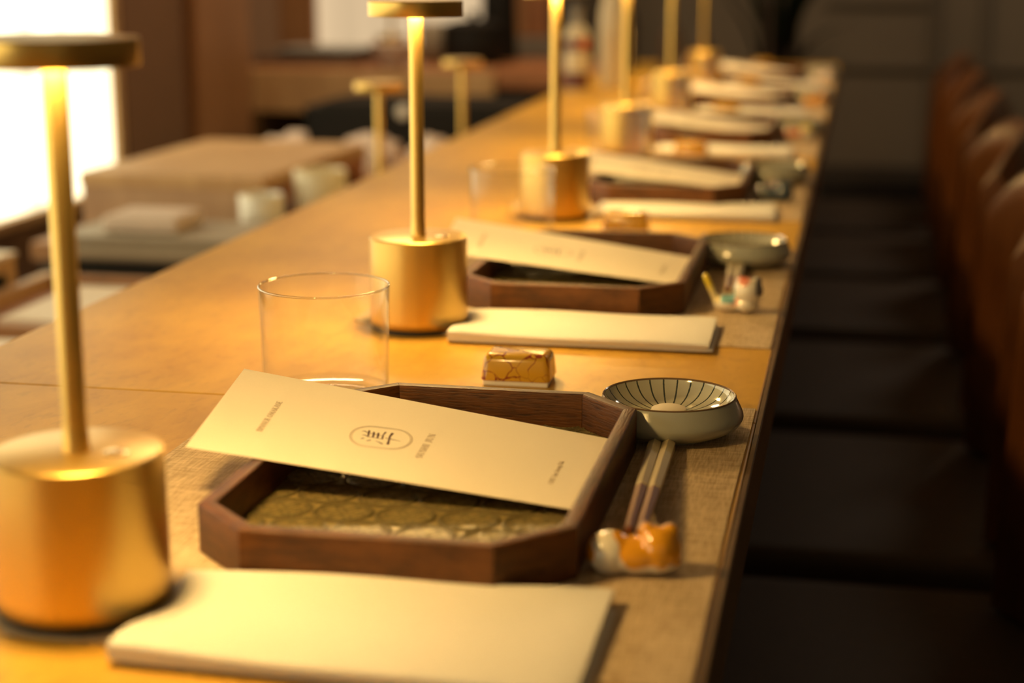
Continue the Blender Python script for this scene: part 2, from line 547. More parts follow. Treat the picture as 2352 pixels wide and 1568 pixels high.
# far kitchen recess: pale plaster, a wooden post, the far window with its blind
KY = 5.30
struct(box('trim_3', -2.10, -1.835, KY, KY + 0.08, 0.0, 2.30, M['pink_wall']))
struct(box('trim_4', -1.832, -1.735, KY - 0.02, KY + 0.08, 0.0, 2.30, M['mid_wood'], None, 0.006))
struct(box('trim_5', -2.15, -2.10, 4.30, 6.25, 0.0, 2.30, M['brown_wall']))
struct(box('trim_6', -2.10, WX - 0.12, 4.22, 4.30, 0.0, 2.30, M['brown_wall']))
struct(box('wall_kitchen', -1.735, -1.13, KY, KY + 0.08, 0.0, C0 - 0.01, M['brown_wall']))
w2 = bpy.data.objects.new('window_2', None)
COL.objects.link(w2)
struct(w2)
w2.location = (-1.435, KY, C0 - 0.01)
box('window_frame', -0.30, -0.28, -0.01, 0.06, 0, 1.55, M['mid_wood'], w2, 0.003)
box('window_frame', 0.285, 0.305, -0.01, 0.06, 0, 1.55, M['mid_wood'], w2, 0.003)
box('blind', -0.28, 0.285, 0.02, 0.03, 0.0, 1.55, M['window_dim'], w2)
box('blind_rail', -0.28, 0.285, 0.005, 0.045, 0.0, 0.015, M['pale_wood'], w2, 0.003)
# wooden panelling to the right of the far window
for i, (a, b_, mt) in enumerate([(-1.13, -1.075, 'pale_wood_face'), (-1.072, -1.03, 'mid_wood'), (-1.028, -0.955, 'red_wood')]):
    struct(box('trim_%d' % (7 + i), a, b_, KY, KY + 0.06, C0 + 0.04, 2.30, M[mt], None, 0.004))
struct(box('trim_10', -1.13, -0.93, KY - 0.04, KY + 0.06, C0 - 0.04, C0 + 0.038, M['grey_band'], None, 0.01))
struct(box('trim_15', -1.13, -0.93, KY - 0.02, KY + 0.06, 0.0, C0 - 0.042, M['dark_panel']))
# mouldings and the low dark bench recess on the far wall to the right
for i, (a, b_, z0, z1) in enumerate([(-0.12, 0.22, C0 + 0.115, C0 + 0.135), (0.40, 0.43, 0.0, 2.30), (0.235, 0.262, 0.0, 2.30), (-0.70, 1.65, C0 - 0.10, C0 - 0.085)]):
    struct(box('trim_%d' % (11 + i), a, b_, 6.075, 6.10, z0, z1, M['far_trim'], None, 0.004))

# ------------------------------------------------------------------ the dining counter
EX = -0.052          # guests' edge of the counter
IX = -0.649          # kitchen edge
ctr = thing('bar_counter', 'long pale wooden dining counter running away from the camera', 'counter', (0, 0, 0))
seams = [-0.9, 1.079, 2.95, 4.78]
for a, b_ in zip(seams, seams[1:]):
    box('board', IX, EX - 0.004, a + 0.0005, b_ - 0.0005, C0 - 0.04, C0, M['counter'], ctr, 0.0012, 2)
box('edge_strip', EX - 0.004, EX, seams[0], seams[-1], C0 - 0.045, C0 - 0.0008, M['counter_edge'], ctr, 0.0008, 1)
box('apron', IX + 0.02, EX - 0.30, seams[0] + 0.01, seams[-1] - 0.01, 0.0, C0 - 0.04, M['dark_panel'], ctr)
box('foot_rail', EX - 0.30, EX - 0.24, seams[0] + 0.05, seams[-1] - 0.05, 0.16, 0.20, M['dark_panel'], ctr, 0.004)

# kitchen side work surface, lower than the dining counter
LZ = C0 - 0.158
low = thing('work_counter', 'low wooden kitchen worktop behind the dining counter', 'counter', (-0.97, 1.9, 0))
for xl, ya, yb in ((-0.135, -2.8, 0.338), (-0.175, 0.340, 0.598), (-0.33, 0.600, 2.30)):
    box('worktop', xl, 0.33, ya, yb, LZ - 0.03, LZ, M['mid_wood'], low, 0.002)
    box('cabinet_body', xl + 0.015, 0.33, ya, yb, 0.0, LZ - 0.03, M['dark_panel'], low)

# return of the counter across the far end of the kitchen
bc = thing('return_counter', 'reddish wooden return counter across the far end of the kitchen', 'counter', (-1.12, 4.60, 0))
box('worktop', -0.475, 0.468, -0.28, 0.28, C0 - 0.045, C0, M['red_wood'], bc, 0.002)
box('front_panel', -0.475, 0.20, -0.295, -0.2805, C0 - 0.115, C0 - 0.002, M['pale_wood'], bc, 0.002)
box('side_post', -0.475, -0.445, -0.27, 0.27, 0.0, C0 - 0.045, M['pale_wood_face'], bc, 0.002)
box('back_panel', -0.445, 0.46, 0.24, 0.27, 0.0, C0 - 0.045, M['dark_panel'], bc)

# ------------------------------------------------------------------ lamps
def make_lamp(lit, label, loc, group):
    t = thing('table_lamp', label, 'lamp', loc, 0, group)
    prof = [(0, 0.0035), (0.0392, 0.0035), (0.0401, 0.0050), (0.0402, 0.010)]
    for i in range(1, 9):
        u = i / 8
        prof.append((0.0402 - 0.0007 * u, 0.010 + 0.0643 * u))
    prof += [(0.0388, 0.0752), (0.0380, 0.0755), (0.0, 0.0755)]
    lathe('base', prof, M['brass'], t, seg=96)
    lathe('rubber_foot', [(0, 0), (0.0382, 0), (0.0388, 0.0008), (0.0388, 0.0035), (0, 0.0035)], M['rubber'], t, seg=64)
    lathe('pole', [(0.0, 0.0755), (0.0066, 0.0755), (0.0062, 0.0775), (0.0056, 0.090), (0.0056, 0.2505), (0, 0.250)], M['brass'], t, seg=40)
    lathe('lamp_head', [(0, 0.2525), (0.0355, 0.2525), (0.0355, 0.2502), (0.0372, 0.2502), (0.0375, 0.2507), (0.0375, 0.2616), (0.0368, 0.2624), (0, 0.2626)], M['brass'], t, seg=96)
    lathe('diffuser', [(0.0075, 0.2523), (0.030, 0.2523), (0.030, 0.2515), (0.0075, 0.2515)], M['diffuser'] if lit else M['diffuser_off'], t, seg=48, closed=True)
    lathe('touch_button', [(0, 0.0755), (0.0062, 0.0755), (0.0062, 0.0759), (0.0055, 0.0762), (0, 0.0763)], M['brass_bright'], t, loc=(0.0200, -0.001, 0), seg=32)
    return t
lg = 'lit brass table lamps in a row along the counter'
lamp_pos = [(-0.3450, 0.695), (-0.3448, 1.320), (-0.338, 1.920), (-0.3443, 2.573), (-0.3551, 3.295), (-0.353, 3.965)]
lamp_lab = ['brass table lamp nearest the camera, big at the left edge, round head in view',
            'brass table lamp behind the empty sharp glass, second along the counter',
            'third brass table lamp along the counter, its pole top glowing at the frame top',
            'fourth brass table lamp along the counter, right of the tall pale vase',
            'fifth brass table lamp along the counter, second from the far end',
            'small blurred brass table lamp farthest along the counter']
L0 = make_lamp(True, lamp_lab[0], (lamp_pos[0][0], lamp_pos[0][1], C0), lg)
for (x, y), lb in list(zip(lamp_pos, lamp_lab))[1:]:
    again(L0, (x, y, C0), lb)
L0.location.z = C0 + 0.0012        # it stands on its mat
U0 = make_lamp(False, 'unlit brass lamp behind the counter edge, the nearer one left of the second pole', (-0.722, 2.535, LZ), 'unlit lamps on the kitchen side')
again(U0, (-0.722, 3.10, LZ), 'unlit brass lamp behind the counter edge, before the black pot')
again(U0, (-1.262, 4.57, C0), 'unlit brown lamp on the far counter, thin pole before the far window')

# ------------------------------------------------------------------ place settings
mat_front = [0.655, 1.291, 1.94, 2.565, 3.215, 3.90]
nap_y = [0.632, 1.261, 1.914, 2.535, 3.191, 3.872]
nap_x0 = [-0.3060, -0.3075, -0.291, -0.298, -0.300, -0.298]
tray_y = [0.7375, 1.372, 2.000, 2.655, 3.305, 3.985]
ordn = ['nearest the camera', 'second from the camera', 'third from the camera', 'fourth from the camera', 'fifth from the camera', 'farthest from the camera']

# linen mats: rectangles with the two kitchen-side corners cut off
def mat_bm():
    w, d, c = 0.345, 0.456, 0.040
    pts = [(-w + c, 0), (0, 0), (0, d), (-w + c, d), (-w, d - c), (-w, c)]
    out = []
    for i, (x, y) in enumerate(pts):      # a few points per side so that the hem waves a little
        x2, y2 = pts[(i + 1) % len(pts)]
        n = 12
        for k in range(n):
            t = k / n
            out.append((x + (x2 - x) * t + 0.0006 * math.sin(7 * t + i), y + (y2 - y) * t + 0.0008 * math.sin(9 * t + 2 * i)))
    return prism_bm(out, 0, 0.0012)
m0 = from_bm('place_mat', mat_bm(), M['linen'], None, (-0.0585, mat_front[0], C0))
tag(m0, 'beige linen place mat under the nearest tray, with cut corners', 'place mat', 'linen mats along the counter')
for k in range(1, 6):
    again(m0, (-0.0585, mat_front[k], C0), 'beige linen place mat under the tray %s' % ordn[k])

# trays -------------------------------------------------------------
TW, TD, TC, TH, TT = 0.1950, 0.2930, 0.0345, 0.0270, 0.0085
def oct_pts(inset):
    x0, x1, y0, y1 = inset, TW - inset, inset, TD - inset
    c = TC - inset * (2 - math.sqrt(2))
    return [(x0 + c, y0), (x1 - c, y0), (x1, y0 + c), (x1, y1 - c), (x1 - c, y1), (x0 + c, y1), (x0, y1 - c), (x0, y0 + c)]
def make_tray(label, loc):
    t = thing('serving_tray', label, 'tray', loc, 0, 'octagonal walnut trays along the counter')
    outer, inner = oct_pts(0), oct_pts(TT)
    for i in range(8):
        j = (i + 1) % 8
        a, b, c, d = outer[i], outer[j], inner[j], inner[i]
        mx, my = (a[0] + b[0]) / 2, (a[1] + b[1]) / 2
        ang = math.atan2(b[1] - a[1], b[0] - a[0])
        loc_pts = []
        for p in (a, b, c, d):
            dx, dy = p[0] - mx, p[1] - my
            loc_pts.append((dx * math.cos(-ang) - dy * math.sin(-ang), dx * math.sin(-ang) + dy * math.cos(-ang)))
        g = 0.00012          # hairline mitre joints
        (ax, ay), (bx, by), (cx, cy), (dx, dy) = loc_pts
        loc_pts = [(ax + g, ay), (bx - g, by), (cx - g, cy), (dx + g, dy)]
        bm = prism_bm(loc_pts, 0.0, TH)
        es = [e for e in bm.edges if all(v.co.z > TH - 1e-6 for v in e.verts) and abs(e.verts[0].co.x - e.verts[1].co.x) > abs(e.verts[0].co.y - e.verts[1].co.y) * 1.5]
        es += [e for e in bm.edges if all(v.co.z < 1e-6 for v in e.verts) and all(abs(v.co.y) < 1e-6 for v in e.verts)]
        bmesh.ops.bevel(bm, geom=es, offset=0.0016, segments=3, affect='EDGES', profile=0.5)
        set_sharp(from_bm('side_panel', bm, M['walnut'], t, (mx, my, 0), (0, 0, ang)), 25)
    bm = prism_bm(oct_pts(TT - 0.001), 0.0008, 0.0030)
    from_bm('bottom_panel', bm, M['walnut_end'], t)
    # pressed-glass plate: a real relief of flowered medallions
    st = 0.00085
    nx, ny = int((TW - 2 * TT) / st), int((TD - 2 * TT) / st)
    xs = np.linspace(TT, TW - TT, nx)
    ys = np.linspace(TT, TD - TT, ny)
    X, Y = np.meshgrid(xs, ys)
    px, py = 0.0345, 0.0285
    row = np.floor((Y + 0.004) / py)
    best = np.full(X.shape, 9.0)
    ang = np.zeros(X.shape)
    for dr in (-1, 0, 1):
        rr = row + dr
        yy = (rr + 0.5) * py - 0.004
        off = np.where(np.mod(rr, 2) == 0, 0.0, px / 2) + 0.006
        xx = np.round((X - off) / px) * px + off
        d = np.hypot(X - xx, (Y - yy))
        a = np.arctan2(Y - yy, X - xx)
        ang = np.where(d < best, a, ang)
        best = np.minimum(best, d)
    r = best / 0.0152
    ins = r < 1.0
    petal = 0.45 + 0.30 * np.cos(ang * 6)
    h = np.where(ins, 0.45 * np.exp(-((r - petal) / 0.08) ** 2) + 0.12 * np.cos(r * 34) * (r > 0.55) + 0.4 * np.exp(-(r / 0.16) ** 2), 0.0)
    h += 1.3 * np.exp(-((r - 1.0) / 0.05) ** 2) + 0.6 * np.exp(-((r - 0.86) / 0.035) ** 2) * ins
    sw = np.sin((X * 310 + 5 * np.sin(Y * 120)) + 3 * np.sin(X * 90)) * np.sin(Y * 260 + 4 * np.sin(X * 150))
    h += np.where(ins, 0.0, 0.16 * np.exp(-(sw / 0.25) ** 2))
    Z = 0.0050 + 0.0011 * h
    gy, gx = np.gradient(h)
    line = np.clip(np.hypot(gx, gy) / 0.22, 0, 1)          # dark refraction lines painted into the colour along the pressed outlines
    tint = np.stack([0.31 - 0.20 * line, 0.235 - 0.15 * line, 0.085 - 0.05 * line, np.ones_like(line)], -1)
    verts = np.stack([X.ravel(), Y.ravel(), Z.ravel()], 1)
    ii, jj = np.meshgrid(np.arange(ny - 1), np.arange(nx - 1), indexing='ij')
    v0 = (ii * nx + jj).ravel()
    cxm, cym = X[ii, jj].ravel() + st / 2, Y[ii, jj].ravel() + st / 2
    c2 = TC - TT * (2 - math.sqrt(2))
    ex = np.minimum(cxm - TT, TW - TT - cxm)
    ey = np.minimum(cym - TT, TD - TT - cym)
    keep = (ex + ey) > c2 + st
    v0 = v0[keep]
    faces = np.stack([v0, v0 + 1, v0 + nx + 1, v0 + nx], 1)
    me = bpy.data.meshes.new('glass_plate')
    me.vertices.add(len(verts))
    me.vertices.foreach_set('co', verts.ravel())
    me.loops.add(faces.size)
    me.loops.foreach_set('vertex_index', faces.ravel())
    me.polygons.add(len(faces))
    me.polygons.foreach_set('loop_start', np.arange(0, faces.size, 4))
    me.update(calc_edges=True)
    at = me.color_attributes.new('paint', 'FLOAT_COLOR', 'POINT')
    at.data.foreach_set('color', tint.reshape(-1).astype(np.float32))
    me.validate()
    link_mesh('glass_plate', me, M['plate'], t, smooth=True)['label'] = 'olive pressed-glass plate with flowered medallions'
    return t
TX = -0.3188
T0 = make_tray('octagonal dark walnut tray nearest the camera, showing its patterned glass bottom', (TX, tray_y[0], C0 + 0.0012))
for k in range(1, 6):
    again(T0, (TX + (-0.012 if k == 1 else -0.004), tray_y[k], C0 + 0.0012),
          ['', 'octagonal dark walnut tray beyond the sharp crackle-glazed block, second from the camera', 'octagonal walnut tray third from the camera, beside the dark blue rest',
           'octagonal walnut tray fourth from the camera', 'octagonal walnut tray fifth from the camera, blurred', 'octagonal walnut tray at the far end of the counter'][k])

# menu cards ---------------------------------------------------------
CA, CB, CC, CD = [np.array(v) for v in ((-0.3724, 0.987, 0.0415), (-0.3557, 0.848, 0.0318), (-0.1365, 0.848, 0.0095), (-0.1365, 0.979, 0.0110))]
CREF = np.array((-0.25, 0.92, 0.0))
def cpos(u, v, lift=0.0):
    p = (1 - u) * ((1 - v) * CB + v * CA) + u * ((1 - v) * CC + v * CD) - CREF
    return (p[0] + lift * 0.12, p[1] + lift * 0.03, p[2] + lift)
def card_sheet():
    bm = bmesh.new()
    nu, nv = 40, 16
    layers = []
    for lift in (0.0, 0.0005):
        layers.append([[bm.verts.new(cpos(i / nu, j / nv, lift)) for j in range(nv + 1)] for i in range(nu + 1)])
    lo, hi = layers
    for i in range(nu):
        for j in range(nv):
            bm.faces.new((hi[i][j], hi[i + 1][j], hi[i + 1][j + 1], hi[i][j + 1]))
            bm.faces.new((lo[i][j], lo[i][j + 1], lo[i + 1][j + 1], lo[i + 1][j]))
    for i in range(nu):
        for j in (0, nv):
            bm.faces.new((lo[i][j], lo[i + 1][j], hi[i + 1][j], hi[i][j]))
    for j in range(nv):
        for i in (0, nu):
            bm.faces.new((lo[i][j], lo[i][j + 1], hi[i][j + 1], hi[i][j]))
    return bm
# a small serif alphabet, drawn with thick and thin strokes on a unit-high grid
def serif(x, y, w=0.13):
    return ('t', [(x - w, y), (x + w, y)])
G = {
 'D': (0.78, [('T', [(.17, 0), (.17, 1)]), serif(.14, 0, .1), serif(.14, 1, .1), ('t', [(.17, 1), (.42, 1)]), ('T', [(.42, 1), (.58, .88), (.66, .68), (.66, .32), (.58, .12), (.42, 0)]), ('t', [(.42, 0), (.17, 0)])]),
 'I': (0.40, [('T', [(.2, 0), (.2, 1)]), serif(.2, 0), serif(.2, 1)]),
 'N': (0.82, [('t', [(.17, 0), (.17, 1)]), ('T', [(.17, 1), (.66, 0)]), ('t', [(.66, 0), (.66, 1)]), serif(.17, 0, .1), serif(.12, 1, .08), serif(.66, 1, .1)]),
 'E': (0.66, [('T', [(.17, 0), (.17, 1)]), ('t', [(.07, 1), (.54, 1), (.54, .84)]), ('t', [(.17, .52), (.42, .52)]), ('t', [(.07, 0), (.57, 0), (.57, .18)]), ('t', [(.42, .42), (.42, .62)])]),
 'R': (0.74, [('T', [(.17, 0), (.17, 1)]), serif(.17, 0), ('t', [(.05, 1), (.42, 1)]), ('T', [(.42, 1), (.56, .9), (.56, .62), (.42, .52)]), ('t', [(.42, .52), (.17, .52)]), ('T', [(.38, .52), (.64, 0)]), ('t', [(.6, 0), (.72, 0)])]),
 'O': (0.82, [('T', [(.26, .1), (.15, .32), (.15, .68), (.26, .9)]), ('t', [(.26, .9), (.41, 1), (.56, .9)]), ('T', [(.56, .9), (.67, .68), (.67, .32), (.56, .1)]), ('t', [(.56, .1), (.41, 0), (.26, .1)])]),
 'M': (0.98, [('t', [(.16, 0), (.18, 1)]), ('T', [(.18, 1), (.48, .1)]), ('t', [(.48, .1), (.78, 1)]), ('T', [(.80, 1), (.82, 0)]), serif(.16, 0, .1), serif(.82, 0, .12), serif(.12, 1, .08), serif(.84, 1, .08)]),
 'A': (0.78, [('t', [(.12, 0), (.40, 1)]), ('T', [(.40, 1), (.66, 0)]), ('t', [(.22, .36), (.56, .36)]), serif(.12, 0, .1), serif(.66, 0, .1)]),
 'K': (0.78, [('T', [(.17, 0), (.17, 1)]), serif(.17, 0), serif(.17, 1), ('t', [(.64, 1), (.22, .45)]), ('T', [(.30, .55), (.66, 0)]), serif(.66, 0, .1), serif(.62, 1, .1)]),
 'S': (0.62, [('t', [(.50, .74), (.50, .92), (.36, 1), (.22, .94)]), ('T', [(.22, .94), (.13, .78), (.20, .62), (.44, .42), (.52, .25), (.44, .08)]), ('t', [(.44, .08), (.30, 0), (.14, .08), (.12, .28)])]),
 'U': (0.80, [('T', [(.18, 1), (.18, .3), (.27, .08)]), ('t', [(.27, .08), (.42, 0), (.58, .1), (.64, .3), (.64, 1)]), serif(.18, 1), serif(.64, 1, .1)]),
 'H': (0.84, [('T', [(.18, 0), (.18, 1)]), ('T', [(.66, 0), (.66, 1)]), ('t', [(.18, .52), (.66, .52)]), serif(.18, 0), serif(.18, 1), serif(.66, 0), serif(.66, 1)]),
 'J': (0.46, [('T', [(.28, 1), (.28, .16), (.20, -.04)]), ('t', [(.20, -.04), (.06, -.06)]), serif(.28, 1)]),
 'C': (0.74, [('t', [(.62, .72), (.60, .92), (.42, 1), (.28, .92)]), ('T', [(.28, .92), (.15, .7), (.15, .3), (.28, .08)]), ('t', [(.28, .08), (.42, 0), (.58, .07), (.64, .26)])]),
 'F': (0.62, [('T', [(.17, 0), (.17, 1)]), ('t', [(.07, 1), (.54, 1), (.54, .82)]), ('t', [(.17, .52), (.40, .52)]), serif(.17, 0)]),
 'P': (0.66, [('T', [(.17, 0), (.17, 1)]), serif(.17, 0), ('t', [(.05, 1), (.38, 1)]), ('T', [(.38, 1), (.54, .9), (.54, .6), (.38, .48)]), ('t', [(.38, .48), (.17, .48)])]),
 'u': (0.60, [('T', [(.14, .66), (.14, .15), (.24, 0)]), ('t', [(.24, 0), (.44, .12)]), ('T', [(.44, .66), (.44, 0)]), ('t', [(.44, 0), (.54, 0)]), ('t', [(.04, .66), (.14, .66)])]),
 'n': (0.62, [('T', [(.15, 0), (.15, .66)]), ('t', [(.15, .5), (.32, .68)]), ('T', [(.32, .68), (.46, .5), (.46, 0)]), serif(.15, 0, .1), serif(.46, 0, .1)]),
 'e': (0.52, [('t', [(.10, .36), (.44, .36), (.40, .62), (.26, .68)]), ('T', [(.26, .68), (.11, .5), (.11, .2), (.24, 0)]), ('t', [(.24, 0), (.44, .12)])]),
 'g': (0.54, [('T', [(.26, .68), (.12, .55), (.12, .34), (.26, .24)]), ('T', [(.26, .24), (.40, .36), (.40, .56), (.26, .68)]), ('t', [(.40, .62), (.52, .68)]), ('T', [(.2, .22), (.14, .06), (.42, -.02), (.40, -.24)]), ('t', [(.40, -.24), (.12, -.26), (.10, -.1), (.2, .02)])]),
 'a': (0.52, [('t', [(.12, .52), (.22, .68), (.34, .64)]), ('T', [(.36, .6), (.36, 0)]), ('T', [(.36, .38), (.14, .28), (.12, .08), (.22, 0)]), ('t', [(.22, 0), (.36, .12)]), ('t', [(.36, 0), (.48, 0)])]),
 'k': (0.60, [('T', [(.14, 0), (.14, 1)]), serif(.14, 0, .1), ('t', [(.46, .66), (.18, .3)]), ('T', [(.24, .38), (.50, 0)]), ('t', [(.04, 1), (.14, 1)])]),
 ' ': (0.42, []),
}
def strip_quads(bm, pts, widths, f):
    for (p, q), (wa, wb) in zip(zip(pts, pts[1:]), zip(widths, widths[1:])):
        dx, dy = q[0] - p[0], q[1] - p[1]
        L = math.hypot(dx, dy) or 1e-9
        nx, ny = -dy / L, dx / L
        e = 0.15 * min(wa, wb)
        ux, uy = dx / L * e, dy / L * e
        quad = [(p[0] - ux + nx * wa / 2, p[1] - uy + ny * wa / 2), (q[0] + ux + nx * wb / 2, q[1] + uy + ny * wb / 2),
                (q[0] + ux - nx * wb / 2, q[1] + uy - ny * wb / 2), (p[0] - ux - nx * wa / 2, p[1] - uy - ny * wa / 2)]
        bm.faces.new([bm.verts.new(f(*c)) for c in quad])
LU, LV = 0.224, 0.135        # card length and width in metres
def lettering(text, u_base, v0, v1, cap):
    """text whose baseline is at u_base and runs from v0 to v1; letter tops point to smaller u"""
    total = sum(G[c][0] for c in text)
    sx = (v1 - v0) / total
    bm = bmesh.new()
    x = 0.0
    for ch in text:
        w, strokes = G[ch]
        for kind, pts in strokes:
            wd = (0.15 if kind == 'T' else 0.07)
            n = len(pts)
            strip_quads(bm, [((x + a), b) for a, b in pts], [wd] * n, lambda a, b: cpos(u_base - b * cap, v0 + a * sx, 0.00060))
        x += w
    return bm
MC = thing('menu_card', 'cream menu card in sharp focus with an oval emblem, propped across the nearest tray', 'menu', (CREF[0], CREF[1], C0 + 0.0012), 0, 'menu cards lying across the trays')
from_bm('sheet', card_sheet(), M['paper'], MC)
from_bm('lettering', lettering('DINNER OMAKASE', 0.1550, 0.285, 0.672, 0.0145), M['ink'], MC)['label'] = 'printed words DINNER OMAKASE'
from_bm('lettering', lettering('SUSHI JUN', 0.5755, 0.292, 0.615, 0.0165), M['ink'], MC)['label'] = 'printed words SUSHI JUN'
from_bm('lettering', lettering('CHEF Jun Seung Pak', 0.9140, 0.252, 0.566, 0.0120), M['ink'], MC)['label'] = 'small printed chef line'
bm = bmesh.new()
ou, ov = 0.4494, 0.4560
for (hu, hv, wd) in ((0.0785 * LU, 0.1300 * LV, 0.00042), (0.0742 * LU, 0.1215 * LV, 0.00030)):
    flat = 0.026 * LU
    pts = []
    for k in range(97):
        a = 2 * PI * k / 96
        x = flat * max(-1, min(1, math.cos(a) * 6)) + (hu - flat) * math.cos(a)
        y = hv * math.sin(a)
        pts.append((x - 0.16 * y * 0.5, y + 0.18 * x))
    strip_quads(bm, pts, [wd] * len(pts), lambda a, b: cpos(ou + a / LU, ov + b / LV, 0.00060))
from_bm('emblem_ring', bm, M['ink'], MC)['label'] = 'double oval outline'
strokes = [([(0.3938, 0.4913), (0.4009, 0.5009), (0.4103, 0.4826)], [3, 7, 4]), ([(0.4005, 0.4446), (0.4071, 0.453), (0.4176, 0.4362)], [3, 7, 4]), ([(0.4029, 0.4), (0.4094, 0.4133)], [4, 9]), ([(0.4195, 0.3857), (0.4283, 0.4035)], [4, 9]), ([(0.4403, 0.4063), (0.4507, 0.3978), (0.4621, 0.3826)], [2, 6, 10]), ([(0.4176, 0.4362), (0.4309, 0.442), (0.4443, 0.4387), (0.4553, 0.4399)], [4, 5, 4, 5]), ([(0.4089, 0.4844), (0.4209, 0.4832), (0.4363, 0.4822), (0.4497, 0.4795)], [4, 5, 4, 4]), ([(0.4166, 0.4439), (0.413, 0.4847), (0.4108, 0.5158)], [8, 9, 10]), ([(0.4291, 0.4431), (0.4274, 0.4744), (0.4243, 0.5069)], [8, 9, 9]), ([(0.4414, 0.4427), (0.4393, 0.473), (0.4363, 0.5057)], [8, 9, 9]), ([(0.4543, 0.439), (0.4506, 0.4952), (0.4525, 0.5325)], [8, 6, 9]), ([(0.4754, 0.3876), (0.472, 0.443), (0.4688, 0.4872), (0.4705, 0.5339)], [12, 8, 9, 13]), ([(0.4607, 0.4579), (0.4748, 0.4572), (0.5013, 0.4515)], [6, 7, 2])]
bm = bmesh.new()
for pts, ws in strokes:
    strip_quads(bm, [(a * LU, b * LV) for a, b in pts], [w * 0.00013 for w in ws], lambda a, b: cpos(a / LU, b / LV, 0.00062))
from_bm('emblem_character', bm, M['ink_dark'], MC)['label'] = 'dark brush-written character inside the oval'
card_y = [0.98, 1.615, 2.262, 2.90, 3.575, 4.265]
card_rot = [0, 0, 0, 0, 0, 0]
for k in range(1, 6):
    again(MC, (CREF[0] + (-0.012 if k == 1 else -0.004), CREF[1] + tray_y[k] - tray_y[0], C0 + 0.0012),
          ['', 'cream menu card with blurred print across the second tray, partly behind the second lamp', 'blurred cream menu card across the third tray, right of the third lamp',
           'blurred cream menu card across the fourth tray', 'blurred cream menu card across the fifth tray', 'cream menu card across the farthest tray'][k], card_rot[k])

# napkins ------------------------------------------------------------
def napkin_layer(L, W, z0, th, shift, seedv, fan=0.0):
    bm = bmesh.new()
    nx, prof = 40, []
    rad = th / 2
    for k in range(9):                        # rounded front fold
        a = -PI / 2 - PI * k / 8
        prof.append((rad + rad * math.cos(a), rad + rad * math.sin(a)))
    for k in range(1, 15):
        prof.append((rad + (W - 2 * rad) * k / 14, th))
    for k in range(1, 5):
        a = PI / 2 - PI * k / 5
        prof.append((W - rad + rad * math.cos(a), rad + rad * math.sin(a)))
    for k in range(1, 8):
        prof.append((W - rad - (W - 2 * rad) * k / 8, 0))
    rings = []
    for i in range(nx + 1):
        t = i / nx
        endf = 1 - 0.55 * math.exp(-t * 40) - 0.35 * math.exp(-(1 - t) * 60)
        ring = []
        for (y, z) in prof:
            yy = y / W
            edge = (0.0062 * math.exp(-((yy - 0.58) / 0.2) ** 2) - 0.003 * max(0, yy - 0.85) / 0.15) * math.exp(-t * 6)      # wavy left end
            x = L * t + edge
            zz = z0 + (z - th / 2) * endf + th / 2 + ((0.0026 * math.exp(-((yy - 0.12) / 0.22) ** 2) - 0.0012 * math.exp(-((yy - 0.58) / 0.2) ** 2)) * math.exp(-t * 7) * (z > th * 0.4) + 0.0005 * math.sin(9 * t + yy * 4 + seedv) * (z > th * 0.4))
            ring.append(bm.verts.new((x, y * (1 + 2.4 * fan * t) - fan * 0.07 * t + 0.0012 * math.sin(3 * t + seedv), max(zz, z0))))
        rings.append(ring)
    n = len(prof)
    for a, b in zip(rings, rings[1:]):
        for i in range(n):
            bm.faces.new((a[i], a[(i + 1) % n], b[(i + 1) % n], b[i]))
    bm.faces.new(rings[0])
    bm.faces.new(rings[-1])
    return bm
def make_napkin(label, loc, rot, fan):
    t = thing('folded_napkin', label, 'napkin', loc, rot, 'folded white towels before the trays')
    set_sharp(from_bm('lower_fold', napkin_layer(0.2075, 0.0860, 0, 0.0032, 0, 0.3, fan), M['towel'], t, (0.0, 0.0016, 0)), 60)
    set_sharp(from_bm('upper_fold', napkin_layer(0.2045, 0.0995, 0.0033, 0.0044, 0, 1.1, fan), M['towel'], t), 60)
    return t
make_napkin('thick white folded cotton towel nearest the camera, filling the bottom edge', (nap_x0[0], nap_y[0], C0 + 0.0012), R(0.2), 0.085)
NP = make_napkin('white folded towel left of the teal-backed cat rest, second from the camera', (nap_x0[1], nap_y[1], C0 + 0.0012), R(1.0), 0.0)
for k in range(2, 6):
    again(NP, (nap_x0[k], nap_y[k], C0 + 0.0012), ['', '', 'white folded towel behind the second crackled block, third along',
          'white folded towel fourth along the counter', 'white folded towel fifth along, behind the fourth block', 'white folded towel farthest along the counter'][k], [0, 0, R(2.5), R(1.2), R(1.0), R(0.6)][k])

# tumblers -----------------------------------------------------------
def make_glass(label, loc):
    t = thing('drinking_glass', label, 'glass', loc, 0, 'clear straight tumblers along the counter')
    lathe('wall', [(0.0425, 0.0045), (0.0432, 0.012), (0.0447, 0.0782), (0.0437, 0.0782), (0.0421, 0.012), (0.0414, 0.0060)], M['glass'], t, seg=128, closed=True, sharp=60)
    rim = [(0.0442 + 0.00078 * math.cos(2 * PI * k / 10), 0.0786 + 0.00085 * math.sin(2 * PI * k / 10)) for k in range(10)]
    lathe('rim', rim, M['glass_thick'], t, seg=128, closed=True, sharp=180)
    lathe('base', [(0, 0.0002), (0.034, 0.0), (0.0400, 0.0008), (0.0424, 0.0040), (0.0412, 0.0075), (0.0385, 0.0066), (0.034, 0.0056), (0.026, 0.0048), (0.015, 0.0043), (0, 0.0041)], M['glass'], t, seg=96, sharp=60)
    return t
G0 = make_glass('empty clear glass tumbler in sharp focus behind the nearest tray', (-0.3505, 1.0865, C0))
